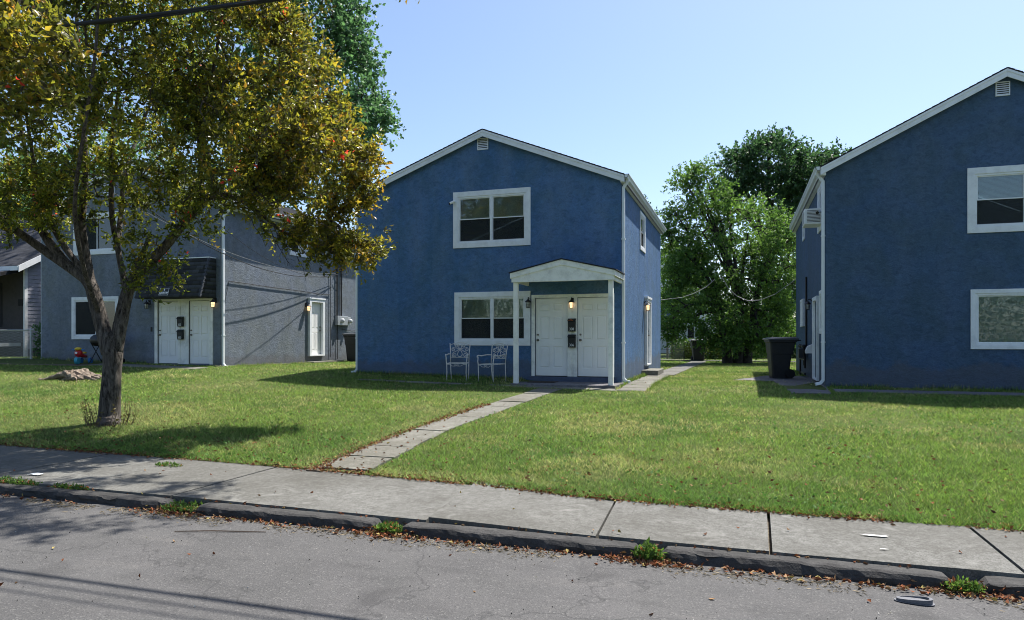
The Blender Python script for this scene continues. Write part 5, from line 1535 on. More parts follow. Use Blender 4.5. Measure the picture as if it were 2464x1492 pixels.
    y0 = atX(810.4, 800, x1 + .1).y; y1 = atX(843, 800, x1 + .1).y; z1 = atX(826, 761, x1 + .1).z; z0 = atX(826, 783, x1 + .1).z
    m = MB(); m.box(x1 + .002, x1 + .15, y0, y1 - .25, z0, z1); m.box(x1 + .002, x1 + .12, y1 - .24, y1, z0 + .02, z1 - .03); m.build('meter_box', M['steel'], em, bevel=.01)
    for yy in (y0 + .3, y1 - .12):
        d = MB(); d.lathe((x1 + .15, yy, (z0 + z1) / 2), [(.09, -.03), (.09, .05), (.07, .09), (.02, .10)], 14, 'x'); d.build('meter_dial', M['bulboff'], em, smooth=True)
    c = MB(); zt1 = atX(814, 600, x1).z
    c.tube([(x1 + .05, y0 + .10, z1), (x1 + .05, y0 + .10, zt1), (x1 + .16, y0 + .08, zt1 + .12)], .03, 8); c.tube([(x1 + .05, y0 + .40, z1), (x1 + .05, y0 + .40, zt1 + .1)], .03, 8)
    c.tube([(x1 + .04, y0 + .15, z0), (x1 + .04, y0 + .15, .3)], .012, 6); c.tube([(x1 + .04, y0 - .35, zt1 - 1.0), (x1 + .04, y0 - .35, .4)], .010, 6)
    c.tube([(x1 + .03, y0 + .5, z0 - .15), (x1 + .03, y0 + 1.2, z0 - .22), (x1 + .03, 26.1, z0 - .16)], .012, 6)
    pts = [(x1 + .03, 17.7, 2.95), (x1 + .03, 18.6, 2.93), (x1 + .03, 19.8, 2.9), (x1 + .03, 21.4, 2.88), (x1 + .03, 22.6, 2.84), (x1 + .03, y0 - .35, 2.86)]
    c.tube(pts, .012, 6); c.tube([(x1 + .03, 17.7, 2.95), (x1 + .03, 17.55, 2.4), (x1 + .03, 17.52, 2.2)], .008, 5)
    for k in range(3):
        lp = [(x1 + .06 + .05 * k, y0 + .45 + .35 * math.sin(t), zt1 - .55 + .30 * math.cos(t) - .1 * k) for t in [i * PI / 8 for i in range(2, 15)]]
        c.tube(lp, .008, 5)
    c.build('conduit', M['cable'], em)
    # service drops from the street side to the mast
    labs = ['thick twisted service cable sagging across the left house to its meter mast', 'upper thin wire running to the left house meter mast', 'thin wire leaving the meter mast towards the middle of the lawn']
    for i, (xe, za, zm, bq, ym_) in enumerate(((-14.15, 3.75, 3.36, .028, 20.3), (-14.35, 3.90, 3.55, .020, 20.6), (-12.3, 3.62, 3.42, .030, 21.2))):
        P = []; xs_, ys_ = x1 + .13, y0 - .12 * i
        for k in range(41):
            t = k / 40; y = ys_ + (6.0 - ys_) * t
            P.append(Vector((xs_ + (xe - xs_) * t, y, zm + bq * (y - ym_) ** 2)))
        w = MB(); w.tube(P, (.011, .006, .007)[i], 6)
        if i == 0: w.tube([p + Vector((0, .012 * math.sin(k * 1.3), .012 * math.cos(k * 1.3))) for k, p in enumerate(P)], .006, 5)
        tag(w.build('service_wire', M['cable' if i != 1 else 'greycable']), labs[i], 'wire', 'service wires to the left house')
    return root

def neighbour_house():
    """pale sided house at the far left edge with porch"""
    root = thing('sided_house', 'pale lavender clapboard house with a dark roof and porch at the far left edge', 'house', (-30, 21, 0))
    xw = -26.0; yf = atX(60, 700, xw).y; yb = yf + 9
    zb = .38
    e = atX(57, 641, xw); ze = e.z
    # clapboard side
    mb = MB(); z = zb + .35; 
    while z < ze + 2.6:
        ytop = yf + 9
        y0 = yf + max(0, (z - ze)) * 1.7; y1 = yb - max(0, (z - ze)) * 1.7
        if y1 > y0: mb.hexa([(xw, y0, z), (xw + .018, y0, z), (xw + .018, y1, z), (xw, y1, z), (xw, y0, z + .15), (xw + .004, y0, z + .15), (xw + .004, y1, z + .15), (xw, y1, z + .15)])
        z += .15
    mb.box(xw - 9, xw - .001, yf + .01, yb, zb - .3, ze); mb.prism([(xw - .002, yf, ze), (xw - .002, yb, ze), (xw - .002, (yf + yb) / 2, ze + 2.6)], (-9, 0, 0))
    mb.build('siding', M['siding'], root)
    fw = MB(); fw.box(xw - 9, xw - .05, yf - .01, yf + .008, zb - .2, ze - .01); fw.build('front_wall', M['shade_taupe'], root)  # darker than the siding: shade under the porch painted in
    cb = MB(); cb.box(xw - .05, xw + .025, yf - .03, yf + .09, zb, ze + .02); cb.build('corner_board', M['trim'], root)
    fd = MB(); fd.box(xw - .02, xw + .01, yf, yb, zb - .4, zb + .34); fd.build('foundation', M['pad'], root)
    rf = MB(); ym = (yf + yb) / 2; zr = ze + 2.75
    rf.prism([(xw + .3, yf - .45, ze - .12), (xw + .3, ym, zr), (xw + .3, yb + .4, ze - .12), (xw + .3, yb + .4, ze - .0), (xw + .3, ym, zr + .14), (xw + .3, yf - .45, ze)], (-10, 0, 0))
    rf.build('roof', M['roof'], root)
    fc = MB(); fc.prism([(xw + .301, yf - .47, ze - .02), (xw + .301, ym, zr + .10), (xw + .301, ym, zr - .12), (xw + .301, yf - .47, ze - .26)], (.03, 0, 0)); fc.box(xw - 9, xw + .3, yf - .50, yf - .46, ze - .2, ze - .03)
    fc.build('fascia', M['trim'], root)
    # porch
    zp = atX(60, 672, xw).z
    pr = MB(); pr.prism([(xw - .1, yf - 2.0, zp - .15), (xw - .1, yf, zp + .45), (xw - .1, yf, zp + .3), (xw - .1, yf - 2.0, zp - .27)], (-6, 0, 0)); pr.build('porch_roof', M['roof'], root)
    pf = MB(); pf.box(xw - 6.1, xw - .1, yf - 2.04, yf - 2.0, zp - .34, zp - .12); pf.build('porch_fascia', M['soffit'], root)
    fl = MB(); fl.box(xw - 6.1, xw - .2, yf - 2, yf, zb + .45, zb + .58); fl.build('porch_floor', M['soffit'], root)
    for xx in (xw - .45, xw - 3.0, xw - 5.8):
        p = MB(); p.lathe((xx, yf - 1.9, 0), [(.06, zb + .58), (.06, zb + 1.3), (.035, zb + 1.35), (.05, zb + 1.8), (.035, zb + 2.3), (.06, zb + 2.35), (.06, zp - .3)], 8); p.build('porch_post', M['trim'], root)
    rl = MB(); rl.box(xw - 6, xw - .45, yf - 1.93, yf - 1.87, zb + 1.35, zb + 1.41); rl.box(xw - 6, xw - .45, yf - 1.92, yf - 1.88, zb + .68, zb + .73)
    for i in range(22): rl.box(xw - .7 - i * .25, xw - .665 - i * .25, yf - 1.92, yf - 1.88, zb + .73, zb + 1.35)
    rl.build('railing', M['shade_taupe'], root)
    wn = MB(); wn.box(xw - 3.4, xw - 1.2, yf - .02, yf + .012, zb + 1.2, zp - .1); wn.build('window', M['dark'], root)
    lt = MB(); lt.box(xw - 6, xw - .7, yf - 1.98, yf - 1.95, zb - .1, zb + .42); lt.build('porch_skirt', M['chalk'], root)
    nb_ = MB(); nb_.box(xw - .33, xw - .1, yf - .03, yf - .003, zb + 2.0, zb + 2.25); nb_.build('address_plate', M['dark'], root)
    # chain link fence run beside it
    fn = thing('chain_link_fence', 'low chain link fence in front of the lavender house', 'fence', (-26, 17.0, .4))
    y = 17.2; rl = MB(); rl.tube([(-34, y, 1.42), (-23.25, y, 1.42)], .02, 8); rl.build('top_rail', M['steel'], fn)
    for xx in (-32.6, -29.6, -26.6, -23.4):
        p = MB(); p.tube([(xx, y, .3), (xx, y, 1.46)], .028, 8); p.lathe((xx, y, 1.46), [(.03, 0), (.02, .03), (.004, .04)], 8); p.build('fence_post', M['steel'], fn)
    nt_ = MB(); nt_.add([(-34, y, .38), (-23.3, y, .38), (-23.3, y, 1.40), (-34, y, 1.40)], [(0, 1, 2, 3)]); nt_.build('netting', M['chain'], fn)
    for (px, pz, lab, h) in ((38, 866, 'leafy bush at the foot of the lavender house porch', 1.25), (78, 850, 'low weedy shrub at the corner of the lavender house', .6)):
        p = ground(px, pz)
        shrub('bush', lab, p.x, p.y + 1.2, float(gz(p.x, p.y + 1.2)), .55, .3, h, 1100, PAL_MAPLE, .12, 'bush')

def far_backdrop():
    # white house, hedge, alley fence seen between the middle and right houses
    gb = lambda px, z: atz(px, 815, z)
    p = gb(1655, 52); R = thing('white_house', 'white clapboard house with a blue porch roof glimpsed far behind the hedge', 'house', (p.x, p.y, -.2))
    x0, x1, y0 = p.x - 1.2, p.x + 2.0, p.y
    mb = MB(); z = .0
    while z < 5.6: mb.hexa([(x0 - 3, y0 - .02, z), (x1, y0 - .02, z), (x1, y0 + .1, z), (x0 - 3, y0 + .1, z), (x0 - 3, y0, z + .2), (x1, y0, z + .2), (x1, y0 + .1, z + .2), (x0 - 3, y0 + .1, z + .2)]); z += .2
    mb.box(x0 - 3, x1 - .01, y0 + .1, y0 + 8, -.3, 5.6); mb.prism([(x0 - 3, y0, 5.6), (x1, y0, 5.6), ((x0 - 3 + x1) / 2, y0, 8.2)], (0, 8, 0)); mb.build('siding', M['white'], R)
    r = MB(); xm = (x0 - 3 + x1) / 2; r.prism([(x0 - 3.4, y0 - .3, 5.35), (xm, y0 - .3, 8.35), (x1 + .4, y0 - .3, 5.35), (x1 + .4, y0 - .3, 5.55), (xm, y0 - .3, 8.6), (x0 - 3.4, y0 - .3, 5.55)], (0, 8.6, 0)); r.build('roof', M['roof'], R)
    pr = MB(); pr.prism([(x0 - 2.6, y0 - 1.8, 2.5), (x0 - 2.6, y0 - .03, 3.3), (x0 - 2.6, y0 - .03, 3.1), (x0 - 2.6, y0 - 1.8, 2.35)], (2.7, 0, 0)); pr.build('porch_roof', M['riser'], R)
    for xx in (x0 - 2.5, x0 - .05):
        q = MB(); q.box(xx - .06, xx + .06, y0 - 1.75, y0 - 1.63, -.1, 2.4); q.build('porch_post', M['white'], R)
    rl = MB(); rl.box(x0 - 2.5, x0 - .9, y0 - 1.72, y0 - 1.66, .95, 1.02)
    for i in range(12): rl.box(x0 - 2.45 + i * .13, x0 - 2.42 + i * .13, y0 - 1.71, y0 - 1.67, .3, .95)
    rl.build('railing', M['white'], R)
    for (a, b, c, d) in ((x0 - 1.9, x0 - 1.2, 1.0, 2.1), (x0 + 1.2, x0 + 1.65, 1.15, 2.1), (x0 - 1.6, x0 - .8, 3.7, 4.7)):
        w = MB(); w.box(a, b, y0 - .05, y0 - .025, c, d); w.build('window', M['dark'], R)
    p = gb(1733, 60); B = thing('brick_garage', 'low brown brick garage behind the hedge, beside the thick trunk', 'garage', (p.x, p.y, -.2))
    b = MB(); b.box(p.x - 3, p.x + 6, p.y, p.y + 6, -.3, 2.7); b.build('wall', M['brick'], B)
    b = MB(); b.prism([(p.x - 3.3, p.y - .3, 2.7), (p.x + 6.3, p.y - .3, 2.7), (p.x + 1.5, p.y - .3, 4.2)], (0, 6.6, 0)); b.build('roof', M['roof'], B)
    # hedge
    p0, p1 = gb(1620, 37), gb(1752, 37)
    shrub('hedge', 'trimmed green hedge along the alley behind the lawn', (p0.x + p1.x) / 2, p0.y + .7, -.02, (p1.x - p0.x) / 2 + .2, .6, 1.10, 5200, [(.03, .06, .018), (.06, .11, .025), (.13, .16, .04)], .13)
    p0 = gb(1850, 38)
    shrub('shrub_row', 'dark shrubs behind the thick-trunked tree, left of the right house', p0.x + .6, p0.y + 2.2, -.02, 2.8, .8, 2.0, 4200, PAL_DARK, .17)
    p0 = gb(1795, 38)
    shrub('shrub_row', 'green shrubs right behind the three stems of the bushy tree', p0.x, p0.y + 1.2, -.02, 1.5, .6, 1.5, 2600, PAL_LIGHT, .15)
    # wire fence left of hedge
    fn = thing('wire_fence', 'thin black wire fence behind the middle house corner', 'fence', (-4, 36.2, 0))
    for xx in (-8.2, -6.4, -4.6, -3.35, -2.75):
        q = MB(); q.tube([(xx, 36.0, -.1), (xx, 36.0, 1.15)], .022, 6); q.build('fence_post', M['black'], fn)
    q = MB(); q.tube([(-9, 36, 1.1), (-2.7, 36, 1.1)], .015, 6); q.tube([(-9, 36, .55), (-2.7, 36, .55)], .01, 6); q.build('rail', M['black'], fn)
    q = MB(); q.add([(-9, 36, 0), (-2.75, 36, 0), (-2.75, 36, 1.08), (-9, 36, 1.08)], [(0, 1, 2, 3)]); q.build('netting', M['chain'], fn)
    pl = MB(); c = gb(1606, 37); pl.tube([(c.x, c.y, -.1), (c.x, c.y, 2.1)], .06, 8)
    tag(pl.build('wooden_post', M['stump']), 'pale weathered post at the left end of the hedge', 'post')
    # loose cables between yard trees
    def cable(pts, lab):
        P = [atz(*q) for q in pts]; Q = []
        for i in range(len(P) - 1):
            for k in range(6): Q.append(P[i].lerp(P[i + 1], k / 6))
        Q.append(P[-1]); w = MB(); w.tube(Q, .014, 5); tag(w.build('yard_cable', M['greycable']), lab, 'cable', 'loose cables hanging in the yard')
    cable([(1738, 668, 27.5), (1752, 693, 27.5), (1772, 712, 27.5), (1800, 724, 27.3), (1830, 722, 27.2), (1865, 708, 27), (1915, 672, 26.5)], 'pale loose cable drooping below the bushy tree crown towards the right house')
    cable([(1590, 722, 27), (1640, 716, 27.2), (1670, 706, 27.3), (1700, 690, 27.5), (1720, 672, 27.6)], 'pale loose cable running from the middle house towards the bushy tree')
    # parked car glimpsed behind the wheelie bin
    c = gb(1925, 40)
    car = thing('parked_car', 'dark parked car just visible between the bin and the right house wall', 'car', (c.x, c.y, 0))
    X, Y = c.x, c.y
    b = MB(); prof = [(-2.1, .28), (2.1, .28), (2.15, .6), (2.0, .85), (1.2, .95), (-1.9, 1.0), (-2.15, .8)]
    b.prism([(X + a, Y, z) for a, z in prof], (0, 1.7, 0)); b.build('body', M['carpaint'], car, bevel=.05)
    b = MB(); b.prism([(X - 1.8, Y + .1, .98), (X + .9, Y + .1, .94), (X + .3, Y + .2, 1.42), (X - 1.3, Y + .2, 1.45)], (0, 1.5, 0)); b.build('cabin', M['glass'], car)
    b = MB(); b.box(X - 1.3, X + .3, Y + .2, Y + 1.5, 1.44, 1.49); b.build('car_roof', M['carpaint'], car, bevel=.02)
    for s in (-1.35, 1.35):
        w = MB(); w.lathe((X + s, Y - .02, .32), [(.3, 0), (.32, .05), (.32, .2), (.2, .22)], 18, 'y'); w.build('wheel', M['rubber'], car)
    for yy in (Y - .01,):
        l = MB(); l.box(X - 2.16, X - 1.75, yy, yy + .1, .72, .86); l.build('tail_light', M['red'], car)

# ------------------------------------------------------------------ PROPS
def chair_proto(label):
    root = thing('garden_chair', label, 'chair', (0, 0, 0), 'white wrought iron garden chairs')
    mat = M['whiteiron']
    def R(name, pts, r, n=7):
        m = MB(); m.tube(pts, r, n); return m.build(name, mat, root, smooth=True)
    bx = .245
    for s in (-1, 1):
        R('leg', [(s * .255, -.24, 0), (s * .245, -.245, .20), (s * .25, -.25, .42), (s * .262, -.255, .50), (s * .27, -.235, .62)], .013)
        R('leg', [(s * .225, .26, 0), (s * .235, .235, .25), (s * .24, .225, .45)], .012)
        R('back_post', [(s * .24, .225, .45), (s * .245, .25, .70), (s * .265, .29, .92), (s * .27, .30, .93)], .013)
        R('armrest', [(s * .25, .24, .66), (s * .275, .10, .665), (s * .285, -.10, .64), (s * .285, -.20, .655), (s * .275, -.26, .64), (s * .272, -.265, .61), (s * .272, -.235, .605)], .015)
    m = MB(); m.tube([(-.25, -.25, .43), (.25, -.25, .43)], .011, 6); m.tube([(-.24, .225, .44), (.24, .225, .44)], .009, 6)
    for s in (-1, 1): m.tube([(s * .25, -.25, .43), (s * .24, .225, .44)], .010, 6)
    m.build('seat_rail', mat, root)
    # apron scroll
    m = MB()
    m.tube([(-.25, -.25, .41), (-.18, -.25, .405), (-.10, -.25, .365), (-.03, -.25, .365), (0, -.25, .385), (.03, -.25, .365), (.10, -.25, .365), (.18, -.25, .405), (.25, -.25, .41)], .006, 5)
    for s in (-1, 1): m.tube([(s * (.03 + .022 * math.cos(t)), -.25, .39 + .018 * math.sin(t)) for t in [i * PI / 5 for i in range(11)]], .005, 4)
    m.build('apron_scroll', mat, root)
    # back scrollwork in the (x,z) panel, leaning back with the posts
    yb = lambda z: .225 + (z - .45) * .15
    def P(x, z): return (x, yb(z), z)
    m = MB()
    m.tube([P(-.262, .885), P(-.20, .918), P(-.10, .948), P(0, .958), P(.10, .948), P(.20, .918), P(.262, .885)], .010, 6)
    m.tube([P(-.24, .575), P(.24, .575)], .009, 6)
    def spiral(cx, cz, r, a0, turns, sgn):
        return [(cx + r * (1 - .75 * i / 26) * math.cos(a0 + sgn * turns * 2 * PI * i / 26), cz + r * (1 - .75 * i / 26) * math.sin(a0 + sgn * turns * 2 * PI * i / 26)) for i in range(27)]
    for s in (-1, 1):
        # top scroll, sweeping down through the crossing into the opposite lower scroll
        a = spiral(.088, .875, .062, -2.4, 1.35, -1)[::-1] + [(.0, .80), (-.08, .745), (-.17, .70), (-.205, .66)] + spiral(-.145, .638, .062, PI * .95, 1.35, 1)
        m.tube([P(s * x, z) for x, z in a], .009, 5)
        # side scroll into the teardrop
        b = spiral(.175, .775, .052, 2.2, 1.3, -1)[::-1] + [(.09, .815), (.02, .79), (-.03, .74), (-.06, .68), (-.06, .635), (-.035, .60), (0, .59)]
        m.tube([P(s * x, z) for x, z in b], .009, 5)
    m.build('back_scrollwork', mat, root)
    return root

def chairs():
    g = chair_proto('left white wrought iron garden chair with a scrolled back, nearer the house corner')
    p = Vector((-6.86, 16.15)); z = float(gz(p.x, p.y)) + .02
    g.location = (p.x, p.y, z); g.rotation_euler.z = math.radians(13)
    c = copy_tree(g); q = Vector((-5.93, 16.15)); c.location = (q.x, q.y, float(gz(q.x, q.y)) + .02); c.rotation_euler.z = math.radians(-12 + -10)
    c['label'] = 'right white wrought iron garden chair with a scrolled back, next to the porch post'

def bin_cart(label, w=.66, d=.72, h=1.06, group='black wheeled rubbish bins'):
    """front faces -y; wheels and handle at +y"""
    r = thing('wheelie_bin', label, 'bin', (0, 0, 0), group)
    b = MB()
    lv = [(0.0, .40, .42, .04), (.12, .42, .46, .04), (.62, .50, .56, .03), (.64, .53, .59, .02), (.93, .60, .68, .0), (.95, .66, .74, .0), (1.0, .66, .74, .0)]
    o = 0; V = []; Fc = []
    for (z, ww, dd, yo) in lv:
        z *= h; ww *= w / .66; dd *= d / .72
        cr = .05
        ring = []
        for (sx, sy) in ((-1, -1), (1, -1), (1, 1), (-1, 1)):
            cx, cy = sx * (ww / 2 - cr), sy * (dd / 2 - cr) - yo
            a0 = math.atan2(sy, sx) - PI / 4
            for k in range(4): ring.append((cx + cr * math.cos(a0 + k * PI / 6), cy + cr * math.sin(a0 + k * PI / 6), z))
        V += ring
    n = 16
    for i in range(len(lv) - 1):
        for k in range(n): Fc.append((i * n + k, i * n + (k + 1) % n, (i + 1) * n + (k + 1) % n, (i + 1) * n + k))
    Fc.append(tuple(range(n))[::-1]); Fc.append(tuple(range((len(lv) - 1) * n, len(lv) * n)))
    b.add(V, Fc); b.build('body', M['plastic'], r)
    l = MB(); W, D = w * .53, d * .56
    l.add([(-W, -D, h), (W, -D, h), (W, D, h), (-W, D, h), (-W * .97, -D, h + .035), (W * .97, -D, h + .035), (W * .97, D, h + .05), (-W * .97, D, h + .05), (-W * .72, -D * .7, h + .075), (W * .72, -D * .7, h + .075), (W * .72, D * .8, h + .085), (-W * .72, D * .8, h + .085)],
          [(0, 3, 2, 1), (0, 1, 5, 4), (1, 2, 6, 5), (2, 3, 7, 6), (3, 0, 4, 7), (4, 5, 9, 8), (5, 6, 10, 9), (6, 7, 11, 10), (7, 4, 8, 11), (8, 9, 10, 11)])
    l.build('lid', M['lid'], r, bevel=.01)
    hd = MB(); hd.tube([(-.25, D - .02, h - .02), (-.25, D + .07, h - .01), (.25, D + .07, h - .01), (.25, D - .02, h - .02)], .016, 8); hd.build('handle', M['plastic'], r)
    for s in (-1, 1):
        wh = MB(); wh.lathe((s * w * .36, d * .27, .13), [(.05, -.035), (.12, -.035), (.13, -.02), (.13, .02), (.12, .035), (.05, .035)], 20, 'x'); wh.build('wheel', M['rubber'], r)
    br = MB(); br.tube([(-w * .2, -d * .33, h * .62), (w * .2, -d * .33, h * .62)], .012, 8); br.build('lift_bar', M['steel'], r)
    return r

def bins():
    b = bin_cart('large black wheeled bin with a grey lid standing left of the right house side door')
    p = ground(1878, 911)
    b.location = (1.05, 20.45, float(gz(1.05, 20.45)) + .025); b.rotation_euler.z = math.radians(-78)
    # pale lettering stamped on the side that faces the street
    t = MB(); xo = .305
    for (y0, y1, z0, z1) in ((-.02, .0, .84, .875), (.03, .06, .85, .875), (.07, .10, .85, .88), (.11, .135, .86, .885), (.04, .12, .815, .838)):
        t.box(xo + .012, xo + .020, y0 - .05, y1 - .05, z0, z1)
    t.build('stamped_mark', M['text'], b)
    c = bin_cart('black wheeled bin numbered 302, against the left house side wall by the meter')
    x, y = -14.72, 24.0
    c.location = (x, y, .21); c.rotation_euler.z = math.radians(8)
    F = Fr((0, -.385, 0), (1, 0, 0), (0, -1, 0))
    text_mb('302', .13, F, 0.0, .965, .0, M['text'], c, 'bin_number', width=.2)
    F2 = Fr((0, -.345, 0), (1, 0, 0), (0, -1, 0))
    text_mb('COLUMBUS AVE', .06, F2, 0.0, .84, .015, M['text'], c, 'bin_lettering', width=.42)
    d = bin_cart('dark grey rubbish bin in front of the hedge at the end of the back path', w=.78, d=.72, h=1.02)
    q = atz(1680, 815, 33.6); d.location = (q.x, q.y, 0.0); d.rotation_euler.z = math.radians(12)

def toy_trike():
    p = ground(189, 877); r = thing('toy_tricycle', 'red, yellow and blue plastic ride-on toy below the left house window', 'toy', (0, 0, 0))
    b = MB(); b.lathe((0, 0, .34), [(.05, -.10), (.10, -.06), (.12, .03), (.08, .10), (.02, .12)], 14); b.tube([(0, .05, .30), (0, .25, .26), (0, .42, .24)], [.07, .06, .05], 10); b.tube([(0, -.03, .28), (0, -.06, .12)], .035, 8)
    b.build('body', M['red'], r, smooth=True)
    b = MB(); b.lathe((0, .28, .33), [(.08, 0), (.10, .03), (.06, .06)], 14); b.build('seat', M['yellow'], r, smooth=True)
    b = MB(); b.lathe((0, -.02, .46), [(.08, -.02), (.11, .02), (.08, .06), (.03, .08)], 14); b.build('windscreen', M['yellow'], r, smooth=True)
    b = MB(); b.tube([(-.19, -.02, .46), (.19, -.02, .46)], .018, 8); b.build('handlebar', M['blue'], r)
    b = MB(); b.lathe((0, -.135, .36), [(.035, -.01), (.035, .01), (.01, .012)], 12, 'y'); b.build('headlight', M['white'], r)
    w = MB(); w.lathe((0, -.07, .11), [(.03, -.05), (.11, -.045), (.115, 0), (.11, .045), (.03, .05)], 18, 'x'); w.build('wheel', M['teal'], r)
    for s in (-1, 1):
        w = MB(); w.lathe((s * .15, .40, .10), [(.03, -.03), (.10, -.03), (.10, .03), (.03, .03)], 18, 'x'); w.build('wheel', M['blue'], r)
    r.location = (p.x, p.y, p.z + .01); r.rotation_euler.z = math.radians(22)

def grill():
    p = ground(258, 880); q = atY(258, 880, 16.75)
    r = thing('charcoal_grill', 'black barrel charcoal grill on crossed legs, half hidden behind the copper tree trunk', 'grill', (0, 0, 0))
    b = MB(); n = 12
    b.lathe((0, 0, .74), [(.02, -.54), (.15, -.52), (.19, -.44), (.19, .44), (.15, .52), (.02, .54)], 16, 'x'); b.build('barrel', M['black'], r, smooth=True)
    l = MB()
    for s in (-.42, .42):
        l.tube([(s, -.26, .02), (s, .20, .66)], .014, 7); l.tube([(s, .26, .02), (s, -.20, .66)], .014, 7)
    l.tube([(-.33, .20, .40), (.33, .20, .40)], .01, 6)
    l.build('legs', M['black'], r)
    for s in (-1, 1):
        w = MB(); w.lathe((s * .36, .26, .08), [(.02, -.015), (.08, -.015), (.08, .015), (.02, .015)], 16, 'x'); w.build('wheel', M['rubber'], r)
    h = MB(); h.tube([(-.1, -.19, .82), (-.1, -.24, .82), (.1, -.24, .82), (.1, -.19, .82)], .012, 6); h.build('handle', M['stump'], r)
    r.location = (q.x + .0, 16.75, float(gz(q.x, 16.75)) + .01); r.rotation_euler.z = math.radians(8)

def stump():
    c = ground(185, 912); r = thing('tree_stump', 'weathered low stump with splayed roots on the left lawn', 'stump', (c.x, c.y, c.z))
    mb = MB()
    for i in range(15):
        a = random.uniform(-.5, .5) + (0 if i % 2 else PI); L = random.uniform(.35, .95); yy = random.uniform(-.35, .35)
        pts = []; rr = []
        for k in range(8):
            t = k / 7; x = math.cos(a) * L * t * 1.05; y = yy + math.sin(a) * L * t * .6; 
            zz = .20 * (1 - t) ** 1.3 - .02 + random.uniform(-.015, .02)
            pts.append((c.x + x, c.y + y, c.z + zz)); rr.append(.085 * (1 - t * .75))
        o = len(mb.v); mb.tube(pts, rr, 9)
        for k in range(o, len(mb.v)):
            v = Vector(mb.v[k]); nn = noise.noise(v * 9) * .05 + noise.noise(v * 24) * .03; mb.v[k] = (v.x + nn, v.y + nn * .6, v.z + nn)
    mb.build('roots', M['stump'], r, smooth=False)
    b = MB(); n = 22; ring0 = []; ring1 = []
    for k in range(n):
        th = 2 * PI * k / n; rad = .42 + .1 * noise.noise(Vector((math.cos(th) * 2, math.sin(th) * 2, 1)))
        ring0.append((c.x + math.cos(th) * rad * 1.2, c.y + math.sin(th) * rad * .8, c.z - .02)); ring1.append((c.x + math.cos(th) * rad * .95, c.y + math.sin(th) * rad * .6, c.z + .13 + .05 * noise.noise(Vector((k * .9, 2, 3)))))
    b.add(ring0 + ring1 + [(c.x, c.y, c.z + .07)], [(k, (k + 1) % n, n + (k + 1) % n, n + k) for k in range(n)] + [(n + k, n + (k + 1) % n, 2 * n) for k in range(n)])
    b.build('rotten_core', M['stump'], r)

def cables_overhead():
    labs = ['thick black overhead cable bundle crossing the copper tree crown', 'thin overhead wire at the top left corner', 'upper overhead wire just above the frame, casting the nearest shadow on the road']
    for i, (y, z, r) in enumerate(((6.12, 4.60, .024), (6.17, 5.02, .013), (6.22, 5.46, .011))):
        P = [(x, y, z + .0033 * (x - 2) ** 2) for x in np.linspace(-32, 32, 65)]
        w = MB(); w.tube(P, r, 8)
        if i == 0:
            w.tube([(p[0], p[1] + .022 * math.sin(k * 1.1), p[2] + .03 * math.cos(k * 1.1)) for k, p in enumerate(P)], .011, 6)
        tag(w.build('overhead_cable', M['cable']), labs[i], 'cable', 'overhead cables along the street')

